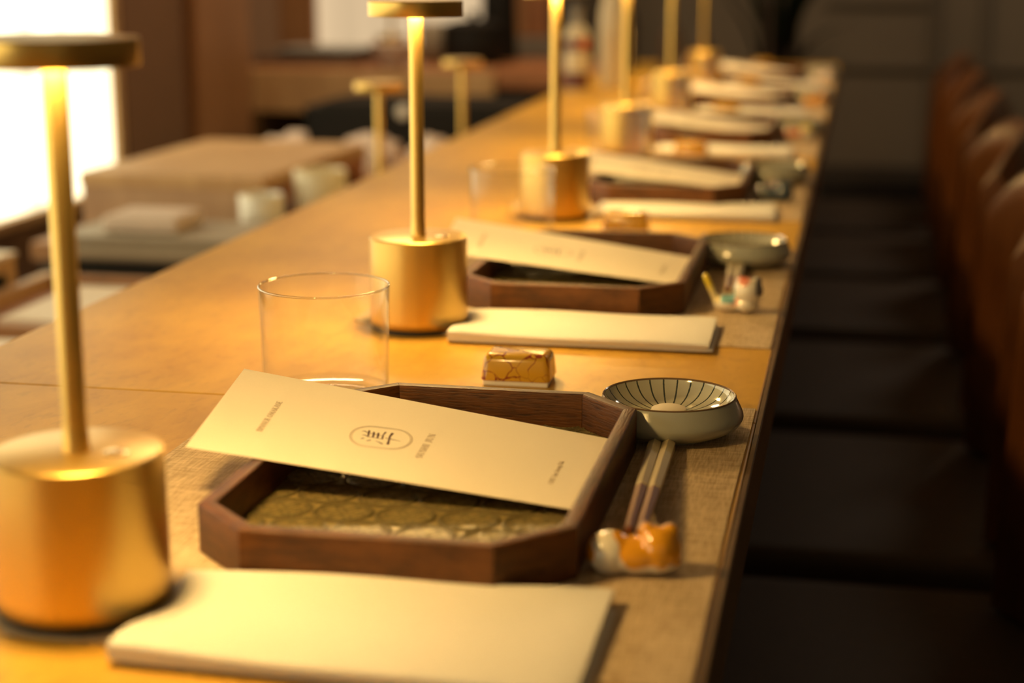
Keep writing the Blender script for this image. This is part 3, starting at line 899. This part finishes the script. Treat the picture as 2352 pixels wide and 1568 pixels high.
for loc, lb in (((-0.3507, 1.735, C0), 'clear glass tumbler before the base of the third lamp'), ((-0.338, 2.430, C0), 'clear glass tumbler before the base of the fourth lamp'),
                ((-0.338, 3.02, C0), 'faint clear glass tumbler before the fifth lamp'), ((-0.338, 3.66, C0), 'faint clear glass tumbler before the farthest lamp')):
    again(G0, loc, lb)

# crackle-glazed blocks ---------------------------------------------
def make_block(label, loc):
    t = thing('glazed_block', label, 'ornament', loc, R(1), 'gold crackle-glazed blocks behind the trays')
    box('foot', -0.0235, 0.0235, -0.0165, 0.0165, 0.0, 0.0045, M['white_ceramic'], t, 0.0008)
    bm = bmesh.new()
    vs = add_box(bm, -0.0250, 0.0250, -0.0180, 0.0180, 0.0036, 0.0226)
    for v in bm.verts:
        if v.co.z > 0.015:
            v.co.x *= 0.93
            v.co.y *= 0.76
    vert_e = [e for e in bm.edges if abs(e.verts[0].co.z - e.verts[1].co.z) > 0.01]
    bmesh.ops.bevel(bm, geom=vert_e, offset=0.0045, segments=5, affect='EDGES', profile=0.5)
    top_e = [e for e in bm.edges if all(v.co.z > 0.022 for v in e.verts)]
    bmesh.ops.bevel(bm, geom=top_e, offset=0.0052, segments=6, affect='EDGES', profile=0.5)
    bot_e = [e for e in bm.edges if all(v.co.z < 0.0037 for v in e.verts)]
    bmesh.ops.bevel(bm, geom=bot_e, offset=0.0012, segments=3, affect='EDGES', profile=0.5)
    set_sharp(from_bm('glazed_body', bm, M['crackle'], t), 40)
    return t
B0 = make_block('gold ceramic block with red crackle lines in sharp focus behind the nearest tray', (-0.229, 1.157, C0))
for loc, lb in (((-0.2435, 1.834, C0), 'gold crackled block behind the second tray'), ((-0.2425, 2.55, C0), 'gold crackled block behind the third tray'),
                ((-0.2425, 3.232, C0), 'gold crackled block behind the fourth tray'), ((-0.243, 3.905, C0), 'gold crackled block before the farthest tray'), ((-0.250, 4.58, C0), 'gold crackled block at the far end of the counter')):
    again(B0, loc, lb)

# sauce dishes --------------------------------------------------------
def make_dish(label, loc):
    t = thing('sauce_dish', label, 'dish', loc, 0, 'striped sauce dishes beside the trays')
    outer = [(0, 0.0022), (0.026, 0.0022), (0.027, 0.0), (0.029, 0.0), (0.0300, 0.0018), (0.0390, 0.0038), (0.0448, 0.0075), (0.0470, 0.0112), (0.0470, 0.0142), (0.0455, 0.0180), (0.0430, 0.0230), (0.0421, 0.0246)]
    inner = [(0.0412, 0.0246), (0.0396, 0.0215), (0.0350, 0.0170), (0.029, 0.0144), (0.022, 0.0130), (0.016, 0.0124), (0.0108, 0.0122), (0, 0.0122)]
    # smooth the outside with a spline through the control points
    def dense(pts, n=5):
        out = []
        for i in range(len(pts) - 1):
            p0, p1, p2, p3 = pts[max(i - 1, 0)], pts[i], pts[i + 1], pts[min(i + 2, len(pts) - 1)]
            for k in range(n):
                s = k / n
                out.append(tuple(0.5 * ((2 * p1[c]) + (-p0[c] + p2[c]) * s + (2 * p0[c] - 5 * p1[c] + 4 * p2[c] - p3[c]) * s * s + (-p0[c] + 3 * p1[c] - 3 * p2[c] + p3[c]) * s ** 3) for c in (0, 1)))
        return out + [pts[-1]]
    lathe('outer_wall', outer[:5] + dense(outer[5:]), M['celadon'], t, seg=128, sharp=50)
    lathe('striped_bowl', dense(inner[:-1]) + [inner[-1]], M['striped'], t, seg=128, sharp=60)
    lathe('rim', [(0.0421, 0.0244), (0.0424, 0.0250), (0.0418, 0.0255), (0.0411, 0.0251), (0.0411, 0.0244)], M['brown_rim'], t, seg=128, closed=True)
    lathe('centre_boss', [(0, 0.0172), (0.0088, 0.0170), (0.0110, 0.0160), (0.0118, 0.0142), (0.0118, 0.0120)], M['boss'], t, seg=64)
    return t
D0 = make_dish('round grey-green sauce dish with dark inner stripes, in sharp focus', (-0.1090, 1.041, C0 + 0.0012))
D0.rotation_euler = (0, 0, R(5))
for loc, lb in (((-0.104, 1.652, C0 + 0.0012), 'striped sauce dish beside the second tray, behind the cat-shaped rest'), ((-0.104, 2.275, C0 + 0.0012), 'blurred striped sauce dish behind the dark blue rest'),
                ((-0.098, 2.893, C0 + 0.0012), 'blurred sauce dish behind the red and yellow rest'), ((-0.098, 3.53, C0 + 0.0012), 'blurred sauce dish behind the orange rest'), ((-0.098, 4.22, C0 + 0.0012), 'blurred sauce dish at the far end of the counter')):
    again(D0, loc, lb)

# porcelain animal rests ----------------------------------------------
def blob_mesh(name, parts, voxel, paint):
    bm = bmesh.new()
    for (c, r_, rot) in parts:
        mtx = Matrix.Translation(c) @ Matrix.Rotation(R(rot), 4, 'Y') @ Matrix.Diagonal((r_[0], r_[1], r_[2], 1))
        bmesh.ops.create_uvsphere(bm, u_segments=24, v_segments=16, radius=1.0, matrix=mtx)
    me = bpy.data.meshes.new(name + '_raw')
    bm.to_mesh(me)
    bm.free()
    o = bpy.data.objects.new(name + '_raw', me)
    COL.objects.link(o)
    md = o.modifiers.new('r', 'REMESH')
    md.mode = 'VOXEL'
    md.voxel_size = voxel
    sm = o.modifiers.new('s', 'SMOOTH')
    sm.iterations = 7
    sm.factor = 0.5
    dg = bpy.context.evaluated_depsgraph_get()
    dg.update()
    me2 = bpy.data.meshes.new_from_object(o.evaluated_get(dg))
    bpy.data.objects.remove(o, do_unlink=True)
    me2.name = name
    at = me2.color_attributes.new('paint', 'FLOAT_COLOR', 'POINT')
    for i, v in enumerate(me2.vertices):
        if v.co.z < 0:
            v.co.z = 0
        at.data[i].color = (*paint(v.co), 1)
    me2.materials.clear()
    return me2
WHT, ORG, TEAL, YEL, NAVY, RED, SAL = (0.80, 0.73, 0.60), (0.78, 0.34, 0.006), (0.20, 0.42, 0.42), (0.80, 0.60, 0.04), (0.035, 0.06, 0.09), (0.62, 0.12, 0.05), (0.75, 0.42, 0.30)
def mixc(a, b, t):
    t = max(0, min(1, t))
    return tuple(a[i] * (1 - t) + b[i] * t for i in range(3))
cat_parts = [((-0.0115, 0, 0.0090), (0.0125, 0.0130, 0.0112), 0), ((0.001, 0.0, 0.0085), (0.0190, 0.0132, 0.0094), 0), ((0.0125, -0.001, 0.0120), (0.0112, 0.0108, 0.0120), 0),
             ((0.0100, 0.000, 0.0066), (0.0140, 0.0125, 0.0066), 0),
             ((0.0066, -0.001, 0.0212), (0.0044, 0.0034, 0.0046), -18), ((0.0176, -0.001, 0.0214), (0.0044, 0.0034, 0.0044), 18), ((-0.0190, 0.004, 0.0120), (0.0035, 0.005, 0.0050), 0)]
def paint_orange(c):
    n = noise.noise(Vector((c.x * 140, c.y * 140, c.z * 140))) * 0.0022
    lim = 0.0056 + n
    t = (c.z - lim) * 900
    edge = -0.0074 + (0.014 - c.z) * 0.55 + n
    if c.x < edge and c.y < 0.008:
        t = min(t, (c.x - edge) * 900)
    if c.x < -0.0205 + n:
        t = (c.z - 0.006) * 900
    return mixc(WHT, ORG, t)
rest_group = 'porcelain animal chopstick rests on the mats'
def make_rest(label, loc, me, rz=0.0):
    o = link_mesh('chopstick_rest', me, M['painted'], None, loc, (0, 0, rz), smooth=True)
    return tag(o, label, 'chopstick rest', rest_group)
me_cat = blob_mesh('cat_rest', cat_parts, 0.00085, paint_orange)
make_rest('orange and white porcelain cat-shaped rest at the nearest setting', (-0.0985, 0.7905, C0 + 0.0012), me_cat, R(4))
tail_parts = [((-0.004, 0, 0.0072), (0.0135, 0.0105, 0.0075), 0), ((0.0105, -0.003, 0.0070), (0.0105, 0.0110, 0.0068), 0), ((0.0120, -0.002, 0.0185), (0.0128, 0.0120, 0.0118), 0),
              ((0.0195, -0.001, 0.0272), (0.0040, 0.0032, 0.0036), 20), ((0.0062, -0.001, 0.0278), (0.0040, 0.0032, 0.0036), -20)]
for k in range(9):
    t = k / 8
    tail_parts.append(((-0.0135 - 0.0105 * t, 0.0, 0.0070 + 0.0225 * t), (0.0036 - 0.0006 * t,) * 3, 0))
def paint_teal(c):
    if c.x < -0.0110 and c.z > 0.0085:
        return mixc(mixc(WHT, YEL, 0.45), YEL, (c.z - 0.015) * 120)
    if c.x < 0.001 and c.z > 0.0088:
        return TEAL
    d = (Vector((c.x, c.z)) - Vector((0.0085, 0.0295))).length
    if d < 0.0055:
        return mixc(RED, SAL, d * 150)
    if c.x > 0.0185 and c.z > 0.016:
        return (0.16, 0.15, 0.15)
    if (Vector((c.x, c.z)) - Vector((0.001, 0.0105))).length < 0.004:
        return SAL
    return WHT
me_tail = blob_mesh('tail_rest', tail_parts, 0.0009, paint_teal)
make_rest('white cat-shaped rest with raised yellow tail and teal back', (-0.0960, 1.424, C0 + 0.0012), me_tail, R(2))
def paint_two(a, b, sp):
    def f(c):
        return mixc(a, b, (c.x - sp) * 400)
    return f
def recolour(me, fn, name):
    m2 = me.copy()
    m2.name = name
    at = m2.color_attributes['paint']
    for i, v in enumerate(m2.vertices):
        at.data[i].color = (*fn(v.co), 1)
    return m2
make_rest('dark blue porcelain rest at the third setting', (-0.0960, 2.092, C0 + 0.0012), recolour(me_cat, lambda c: mixc(NAVY, (0.12, 0.13, 0.14), (c.x < -0.008) * 1.0), 'blue_rest'), R(-4))
make_rest('white rest with red back and yellow ears at the fourth setting', (-0.0920, 2.795, C0 + 0.0012), recolour(me_cat, lambda c: YEL if (c.z > 0.0185) else (mixc(RED, SAL, 0.3) if (c.x < 0.004 and c.z > 0.008) else WHT), 'red_rest'), R(3))
make_rest('blurred orange porcelain rest at the fifth setting', (-0.0850, 3.42, C0 + 0.0012), recolour(me_cat, lambda c: ORG if c.z > 0.005 else WHT, 'orange_rest'), R(-2))
make_rest('blurred pale beige porcelain rest at the farthest setting', (-0.0850, 4.08, C0 + 0.0012), recolour(me_cat, lambda c: mixc(WHT, SAL, (c.z > 0.012) * 0.4), 'beige_rest'), R(5))

# chopsticks: hexagonal, ochre handle and brown tip ---------------------
def stick_bm(L, r0, r1):
    bm = bmesh.new()
    n = 6
    cap = 0.0022
    st = [(0.0, r0 * 0.55), (cap * 0.35, r0 * 0.85), (cap, r0), (L - 0.001, r1), (L, r1 * 0.6)]
    rings = [[bm.verts.new((r_ * math.cos(2 * PI * (i + 0.5) / n), y, r_ * math.sin(2 * PI * (i + 0.5) / n))) for i in range(n)] for y, r_ in st]
    for a, b in zip(rings, rings[1:]):
        for i in range(n):
            bm.faces.new((a[i], a[(i + 1) % n], b[(i + 1) % n], b[i]))
    bm.faces.new(rings[0])
    bm.faces.new(rings[-1])
    return bm
def chopstick(name, label, h0, tip, group, parts=True):
    h0, tip = Vector(h0), Vector(tip)
    d = tip - h0
    L = d.length
    t = thing(name, label, 'chopstick', h0, 0, group)
    t.rotation_euler = (math.atan2(d.z, math.hypot(d.x, d.y)), 0, math.atan2(-d.x, d.y))
    f = 0.56
    from_bm('handle', stick_bm(L * f, 0.0046, 0.0038), M['chop_ochre'], t)
    from_bm('tip', stick_bm(L * (1 - f), 0.0037, 0.0023), M['chop_brown'], t, (0, L * f, 0))
    return t
cg = 'ochre chopsticks with brown tips leaning on the rests'
for k, (ry, rx, zz) in enumerate([(0.7930, -0.0975, 0.0180), (1.424, -0.0960, 0.0178), (2.092, -0.0960, 0.0157), (2.795, -0.0920, 0.0157), (3.42, -0.0850, 0.0157), (4.08, -0.0850, 0.0157)]):
    wh = ['nearest', 'second', 'third', 'fourth', 'fifth', 'farthest'][k]
    hy = 0.2050
    dish_clear = 0.0
    tipx = rx - 0.0035 + (-0.0010 if k else 0.0)
    chopstick('chopstick', 'left chopstick of the pair leaning on the %s rest' % wh, (tipx - 0.0115, ry + hy, C0 + 0.0012 + 0.0042), (tipx - 0.0015, ry + 0.006, C0 + 0.0012 + zz), cg)
    chopstick('chopstick', 'right chopstick of the pair leaning on the %s rest' % wh, (tipx - 0.0030, ry + hy, C0 + 0.0012 + 0.0042), (tipx + 0.0048, ry + 0.001, C0 + 0.0012 + zz), cg)

# ------------------------------------------------------------------ chairs
def make_chair(label, loc):
    t = thing('dining_chair', label, 'chair', loc, 0, 'wooden chairs in a row along the counter')
    sh = C0 - 0.365
    # seat: origin of the chair is the middle of its seat
    bm = bmesh.new()
    add_box(bm, -0.21, 0.21, -0.255, 0.255, sh - 0.055, sh)
    ve = [e for e in bm.edges if abs(e.verts[0].co.z - e.verts[1].co.z) > 0.01]
    bmesh.ops.bevel(bm, geom=ve, offset=0.06, segments=8, affect='EDGES', profile=0.5)
    he = [e for e in bm.edges if abs(e.verts[0].co.z - e.verts[1].co.z) < 1e-5 and len(e.link_faces) == 2 and abs(e.link_faces[0].normal.z - e.link_faces[1].normal.z) > 0.5]
    bmesh.ops.bevel(bm, geom=he, offset=0.018, segments=4, affect='EDGES', profile=0.5)
    set_sharp(from_bm('seat_cushion', bm, M['seat'], t), 50)
    bm = bmesh.new()
    add_box(bm, -0.20, 0.20, -0.235, 0.235, sh - 0.095, sh - 0.056)
    ve = [e for e in bm.edges if abs(e.verts[0].co.z - e.verts[1].co.z) > 0.01]
    bmesh.ops.bevel(bm, geom=ve, offset=0.05, segments=6, affect='EDGES', profile=0.5)
    set_sharp(from_bm('seat_frame', bm, M['chair_wood'], t), 50)
    # curved wooden backrest wrapping the seat
    bm = bmesh.new()
    ns, nz = 28, 16
    th = 0.044
    rows = []
    for i in range(ns + 1):
        s = -1 + 2 * i / ns
        cx, cy = 0.225 - 0.058 * abs(s) ** 2.2, 0.205 * s
        tx_, ty_ = -0.1276 * abs(s) ** 1.2 * (1 if s > 0 else -1), 0.205
        ln_ = math.hypot(tx_, ty_)
        nx, ny = ty_ / ln_, -tx_ / ln_
        topz = C0 + 0.045 - 0.055 * abs(s) ** 4
        botz = sh + 0.005
        loop = []
        for k in range(nz + 1):          # inside face going up
            z = botz + (topz - botz) * k / nz
            e = max(0, (z - (topz - 0.02)) / 0.02)
            inset = th / 2 * (1 - math.sqrt(max(0, 1 - e * e)))
            lean = 0.012 * ((z - botz) / (topz - botz)) ** 1.5
            loop.append((cx + lean - nx * (th / 2 - inset), cy - ny * (th / 2 - inset), z))
        for k in range(nz, -1, -1):
            z = botz + (topz - botz) * k / nz
            e = max(0, (z - (topz - 0.02)) / 0.02)
            inset = th / 2 * (1 - math.sqrt(max(0, 1 - e * e)))
            lean = 0.012 * ((z - botz) / (topz - botz)) ** 1.5
            loop.append((cx + lean + nx * (th / 2 - inset), cy + ny * (th / 2 - inset), z))
        rows.append([bm.verts.new(p) for p in loop])
    n = len(rows[0])
    for a, b in zip(rows, rows[1:]):
        for i in range(n):
            bm.faces.new((a[i], a[(i + 1) % n], b[(i + 1) % n], b[i]))
    bm.faces.new(rows[0])
    bm.faces.new(rows[-1])
    bmesh.ops.remove_doubles(bm, verts=bm.verts, dist=1e-5)
    set_sharp(from_bm('backrest', bm, M['chair_wood'], t), 55)
    for sx in (-1, 1):
        for sy in (-1, 1):
            lathe('leg', [(0, 0), (0.011, 0), (0.013, 0.01), (0.020, sh - 0.10), (0.020, sh - 0.094), (0, sh - 0.094)], M['chair_wood'], t, (sx * 0.165, sy * 0.195, 0), seg=20)
    for sy in (-1, 1):
        box('stretcher', -0.155, 0.155, sy * 0.195 - 0.009, sy * 0.195 + 0.009, 0.12, 0.145, M['chair_wood'], t, 0.003)
    return t
chair_y = [1.525, 2.115, 2.71, 3.315, 3.90, 4.51]
CH = make_chair('dark-seated chair nearest the camera, only its seat in the bottom right corner', (0.010, chair_y[0], 0))
for k in range(1, 6):
    again(CH, (0.010 + 0.005 * k, chair_y[k], 0), ['', 'wooden chair at the right edge with the largest visible curved back top', 'wooden chair second of the visible curved backs, counted from the right edge',
          'wooden chair third of the visible curved backs, with a bright spot', 'wooden chair fourth of the visible curved backs', 'farthest wooden chair by the far end of the counter'][k])

# ------------------------------------------------------------------ kitchen things behind the counter
# wooden case on the worktop: lid board, front board, side rail and leg
wc = thing('wooden_case', 'large pale wooden stand with a flat top beside the bright window', 'stand', (-1.075, 2.83, LZ), R(-2))
hw, hd, ht = 0.160, 0.262, C0 - 0.052 - LZ
box('top_board', -hw, hw, -hd, hd, ht - 0.022, ht, M['pale_wood'], wc, 0.002)
box('front_board', -hw + 0.002, hw - 0.035, -hd + 0.003, -hd + 0.02, 0.0, ht - 0.022, M['pale_wood_face'], wc, 0.001)
box('left_board', -hw + 0.002, -hw + 0.02, -hd + 0.022, hd - 0.003, 0.0, ht - 0.022, M['pale_wood_face'], wc, 0.001)
for y in (-hd + 0.003, hd - 0.033):
    box('leg', hw - 0.032, hw - 0.002, y, y + 0.03, 0.0, ht - 0.022, M['red_wood'], wc, 0.001)
box('side_rail', hw - 0.022, hw - 0.004, -hd + 0.034, hd - 0.034, ht - 0.05, ht - 0.022, M['red_wood'], wc, 0.001)

def cup(name, label, cat, loc, r0, r1, hgt, mat):
    w = 0.004
    o = lathe(name, [(0, 0), (r0 * 0.9, 0), (r0, 0.003), ((r0 + r1) / 2 + 0.0015, hgt * 0.5), (r1, hgt - 0.002), (r1 - w / 2, hgt), (r1 - w, hgt - 0.002), (r0 - w, 0.008), (0, 0.006)], mat, None, loc, seg=48, sharp=60)
    return tag(o, label, cat)
cup('teacup', 'small round white cup behind the counter edge, left of the cream one', 'cup', (-0.900, 2.485, LZ), 0.031, 0.0345, 0.092, M['white_ceramic'])
cup('tumbler', 'cream straight-sided cup behind the counter edge, before the wooden stand', 'cup', (-0.855, 2.645, LZ), 0.040, 0.043, 0.112, M['cream_ceramic'])

gb = thing('flat_case', 'flat grey lidded box with a black base on the kitchen worktop', 'box', (-0.990, 2.335, LZ))
box('base', -0.125, 0.125, -0.080, 0.080, 0.0, 0.022, M['black'], gb, 0.002)
box('body', -0.135, 0.13, -0.085, 0.085, 0.022, 0.052, M['grey_box'], gb, 0.006, 3)
box('lid', -0.138, 0.133, -0.088, 0.088, 0.052, 0.058, M['grey_box'], gb, 0.002)
fc = box('folded_cloth', -1.075, -0.955, 2.285, 2.39, LZ + 0.058, LZ + 0.083, M['pale_cloth'], None, 0.008, 3)
tag(fc, 'folded pale cloth lying on the flat grey box', 'cloth')

# ingredient tray with white boards
nt_ = thing('ingredient_tray', 'shallow wooden tray holding a white board, left behind the counter', 'tray', (-0.885, 1.985, LZ))
box('front_rim', -0.20, 0.215, -0.155, -0.135, 0, 0.020, M['mid_wood'], nt_, 0.002)
box('back_rim', -0.20, 0.215, 0.155, 0.175, 0, 0.020, M['mid_wood'], nt_, 0.002)
box('left_rim', -0.22, -0.20, -0.155, 0.175, 0, 0.022, M['pale_wood'], nt_, 0.002)
box('right_rim', 0.215, 0.232, -0.155, 0.175, 0, 0.020, M['mid_wood'], nt_, 0.002)
box('bottom', -0.20, 0.215, -0.135, 0.155, 0, 0.004, M['red_wood'], nt_)
wbd = box('white_board', -1.035, -0.70, 1.895, 2.115, LZ + 0.0045, LZ + 0.014, M['white_board'], None, 0.002)
tag(wbd, 'white board lying in the shallow wooden tray', 'board')
sb = thing('narrow_cabinet', 'narrow wooden cabinet with a dark square opening at the left edge', 'cabinet', (-1.165, 2.01, 0))
sbz = C0 - 0.098
box('body', -0.055, 0.050, -0.10, 0.09, 0.0, sbz - 0.006, M['pale_wood'], sb, 0.002)
box('top', -0.057, 0.052, -0.102, 0.092, sbz - 0.006, sbz, M['white_board'], sb, 0.001)
box('opening', 0.0485, 0.0505, -0.07, 0.060, sbz - 0.062, sbz - 0.024, M['black'], sb)  # flat black panel, the shaded inside of the opening put in as colour
tl = box('pale_board', -1.10, -0.69, 1.42, 1.80, LZ, LZ + 0.012, M['white_board'], None, 0.002)
tag(tl, 'pale board on the worktop nearest the camera, left of the counter', 'board')

# black range and cloths farther along
rg = thing('black_range', 'black cooking range sunk behind the counter before the far return', 'stove', (-0.99, 4.02, LZ))
box('body', -0.30, 0.30, -0.14, 0.16, 0.0, 0.100, M['black'], rg, 0.004)
box('grate', -0.26, 0.26, -0.13, 0.13, 0.100, 0.108, M['soft_black'], rg, 0.003)
lathe('glint', [(0, 0), (0.016, 0), (0.017, 0.006), (0.014, 0.016), (0, 0.017)], M['white_ceramic'], rg, (-0.055, -0.1405, 0.090), seg=24, rot=(R(90), 0, 0))['label'] = 'small white knob'  # pale disc put in for a blurred bright highlight
def crumple(name, label, loc, size, seedv, mat):
    bm = bmesh.new()
    bmesh.ops.create_icosphere(bm, subdivisions=4, radius=1.0)
    for v in bm.verts:
        d = 1 + 0.35 * noise.noise(v.co * 2.2 + Vector((seedv, 0, 0))) + 0.12 * noise.noise(v.co * 6)
        v.co = Vector((v.co.x * size[0] * d, v.co.y * size[1] * d, max(-0.25, v.co.z) * size[2] * d + 0.25 * size[2]))
        v.co.z = max(0, v.co.z)
    o = from_bm(name, bm, mat, None, loc, smooth=True)
    return tag(o, label, 'cloth', 'crumpled pale cloths behind the wooden stand')
crumple('crumpled_cloth', 'crumpled pinkish cloth behind the wooden stand, left one', (-1.19, 3.47, LZ), (0.07, 0.09, 0.060), 1.0, M['pale_cloth'])
crumple('crumpled_cloth', 'crumpled pinkish cloth behind the wooden stand, middle one', (-1.02, 3.50, LZ), (0.07, 0.09, 0.058), 5.0, M['pale_cloth'])
crumple('crumpled_cloth', 'crumpled pinkish cloth right of the wooden stand, by the unlit lamp', (-0.86, 3.42, LZ), (0.055, 0.10, 0.062), 9.0, M['pale_cloth'])
kb = box('wooden_paddle', -0.765, -0.715, 3.30, 3.62, LZ, LZ + 0.05, M['pale_wood_face'], None, 0.003)
tag(kb, 'narrow wooden block along the kitchen side of the counter edge', 'block')
db = box('dark_block', -0.80, -0.70, 2.66, 2.90, LZ, LZ + 0.055, M['soft_black'], None, 0.006)
tag(db, 'dark box tucked behind the counter edge beside the wooden stand', 'box')

# things on the return counter
sf = thing('shelf_box', 'low wooden shelf box with a dark top on the far return counter', 'shelf', (-1.37, 4.58, C0))
box('body', -0.215, 0.052, -0.21, 0.21, 0.0, 0.018, M['pale_wood_face'], sf, 0.002)
box('top', -0.22, 0.055, -0.215, 0.215, 0.018, 0.024, M['dark_panel'], sf, 0.002)
tr = thing('oblong_tray', 'long dark grey tray on top of the far shelf box', 'tray', (-1.415, 4.54, C0 + 0.024))
box('body', -0.135, 0.080, -0.08, 0.08, 0.0, 0.014, M['dark_grey'], tr, 0.006, 3)
box('rim', -0.14, 0.085, -0.085, 0.085, 0.014, 0.020, M['grey'], tr, 0.003, 2)
cup('mixing_bowl', 'pale grey bowl on the far return counter', 'bowl', (-1.215, 4.40, C0), 0.022, 0.058, 0.064, M['pale_cloth'])
cup('rice_pot', 'pale grey-green pot beside the black kettle on the far counter', 'pot', (-1.155, 4.63, C0), 0.040, 0.044, 0.105, M['grey_box'])
kt = thing('black_pot', 'large black pot on the far return counter', 'pot', (-1.030, 4.56, C0))
lathe('body', [(0, 0), (0.07, 0), (0.082, 0.02), (0.084, 0.075), (0.080, 0.10), (0, 0.10)], M['black'], kt, seg=48)
lathe('lid', [(0.082, 0.10), (0.084, 0.106), (0.05, 0.118), (0.012, 0.122), (0.012, 0.130), (0.018, 0.138), (0, 0.142), (0, 0.10)], M['soft_black'], kt, seg=48)
bt = thing('black_dispenser', 'tall black cylindrical dispenser behind the black pot, up to the frame top', 'dispenser', (-1.000, 4.76, C0))
lathe('body', [(0, 0), (0.05, 0), (0.052, 0.01), (0.047, 0.20), (0.044, 0.26), (0.030, 0.29), (0.012, 0.30), (0, 0.30)], M['black'], bt, seg=48)
lathe('neck', [(0, 0.30), (0.014, 0.30), (0.014, 0.34), (0, 0.34)], M['soft_black'], bt, seg=24)

# bottle and vase on the dining counter
bo = thing('labelled_bottle', 'pale bottle with dark red bands left of the fourth lamp pole', 'bottle', (-0.612, 3.74, C0))
lathe('body', [(0, 0), (0.026, 0), (0.028, 0.004), (0.028, 0.115), (0.024, 0.125), (0.014, 0.142), (0.0, 0.142)], M['cream_ceramic'], bo, seg=48)
lathe('band', [(0.0283, 0.006), (0.0288, 0.006), (0.0288, 0.040), (0.0283, 0.040)], plain('dark_red_print', (0.12, 0.025, 0.02), 0.4, noise_amt=0.1), bo, seg=48, closed=True)
lathe('band', [(0.0283, 0.088), (0.0288, 0.088), (0.0288, 0.112), (0.0283, 0.112)], plain('plum_print', (0.14, 0.03, 0.035), 0.4, noise_amt=0.1), bo, seg=48, closed=True)
lathe('neck', [(0, 0.142), (0.013, 0.142), (0.011, 0.15), (0.011, 0.175), (0, 0.175)], M['grey'], bo, seg=32)
lathe('cap', [(0, 0.175), (0.0135, 0.175), (0.0135, 0.19), (0, 0.191)], M['dark_grey'], bo, seg=32)
lathe('seal', [(0, 0), (0.011, 0), (0.011, 0.003), (0, 0.0035)], plain('orange_seal', (0.75, 0.16, 0.03), 0.35, noise_amt=0.05), bo, (0.020, -0.022, 0.104), seg=24, rot=(R(90), 0, R(38)))['label'] = 'round orange seal'
va = lathe('tall_vase', [(0, 0), (0.030, 0), (0.033, 0.01), (0.036, 0.06), (0.036, 0.12), (0.033, 0.17), (0.026, 0.20), (0.030, 0.225), (0.026, 0.225), (0.022, 0.20), (0.028, 0.17), (0.030, 0.10), (0.027, 0.01), (0, 0.008)], M['cream_ceramic'], None, (-0.545, 3.86, C0), seg=48, sharp=60)
tag(va, 'tall pale cream vase between the third and fourth lamp poles', 'vase')
for i, (x, y, r_, hh, mt, lb) in enumerate([(-0.47, 4.35, 0.028, 0.15, 'stem', 'dark brown bottle right of the pale vase'), (-0.41, 4.55, 0.024, 0.11, 'terracotta', 'small dark jar between the fourth and fifth lamp poles'),
                                         (-0.60, 4.45, 0.030, 0.20, 'soft_black', 'black bottle behind the labelled bottle'), (-0.50, 4.62, 0.022, 0.09, 'red_wood', 'reddish brown jar at the far end of the counter')]):
    b_ = thing('dark_bottle' if hh > 0.12 else 'small_jar', lb, 'bottle' if hh > 0.12 else 'jar', (x, y, C0))
    lathe('body', [(0, 0), (r_ * 0.95, 0), (r_, 0.004), (r_, hh * 0.6), (r_ * 0.8, hh * 0.72), (r_ * 0.42, hh * 0.82), (r_ * 0.40, hh * 0.93), (0, hh * 0.93)], M[mt], b_, seg=32)
    lathe('cap', [(0, hh * 0.93), (r_ * 0.5, hh * 0.93), (r_ * 0.5, hh), (0, hh)], M['dark_grey'], b_, seg=24)

# plant beyond the counter's end
pl = thing('potted_plant', 'dark potted plant with upright canes and long leaves beyond the counter end', 'plant', (-0.24, 5.25, 0))
lathe('pot', [(0, 0), (0.10, 0), (0.13, 0.28), (0.14, 0.30), (0.125, 0.30), (0.115, 0.25), (0, 0.25)], M['terracotta'], pl, seg=40)
rng = random.Random(3)
for k in range(5):
    a = 2 * PI * k / 5 + 0.4
    x, y = 0.05 * math.cos(a), 0.05 * math.sin(a)
    lathe('cane', [(0, 0.25), (0.014, 0.25), (0.012, 0.60), (0.010, 0.80 + 0.1 * rng.random()), (0, 0.95)], M['stem'], pl, (x, y, 0), seg=10)
def leaf_mesh(L, w, droop):
    bm = bmesh.new()
    prev = None
    n = 10
    for i in range(n + 1):
        t = i / n
        wd = w * math.sin(PI * min(1, t * 0.9 + 0.08)) ** 0.7
        z = L * (t - droop * t * t)
        x = L * 0.75 * droop * t * t * 1.3 + 0.05 * t
        a = [bm.verts.new((x, -wd, z + wd * 0.25)), bm.verts.new((x, 0, z)), bm.verts.new((x, wd, z + wd * 0.25))]
        if prev:
            bm.faces.new((prev[0], prev[1], a[1], a[0]))
            bm.faces.new((prev[1], prev[2], a[2], a[1]))
        prev = a
    bmesh.ops.solidify(bm, geom=bm.faces[:], thickness=0.0012)
    me = bpy.data.meshes.new('leaf')
    bm.to_mesh(me)
    bm.free()
    return me
lms = [leaf_mesh(0.42, 0.014, 0.25), leaf_mesh(0.36, 0.016, 0.5), leaf_mesh(0.5, 0.013, 0.12)]
for k in range(26):
    a = rng.random() * 2 * PI
    zz = 0.45 + 0.45 * rng.random()
    link_mesh('leaf', lms[k % 3], M['leaf'], pl, (0.05 * math.cos(a), 0.05 * math.sin(a), zz), (0, 0, a), smooth=True)

# low dark cabinet against the far wall, right of the counter end
cb = thing('low_cabinet', 'low dark cabinet against the far wall between counter and chairs', 'cabinet', (0.05, 5.90, 0))
box('body', -0.22, 0.20, -0.15, 0.15, 0.04, 0.29, M['dark_panel'], cb, 0.004)
for z in (0.08, 0.15, 0.22):
    box('slat', -0.20, 0.18, -0.158, -0.150, z, z + 0.035, M['soft_black'], cb, 0.001)
box('plinth', -0.20, 0.18, -0.13, 0.13, 0.0, 0.04, M['soft_black'], cb)
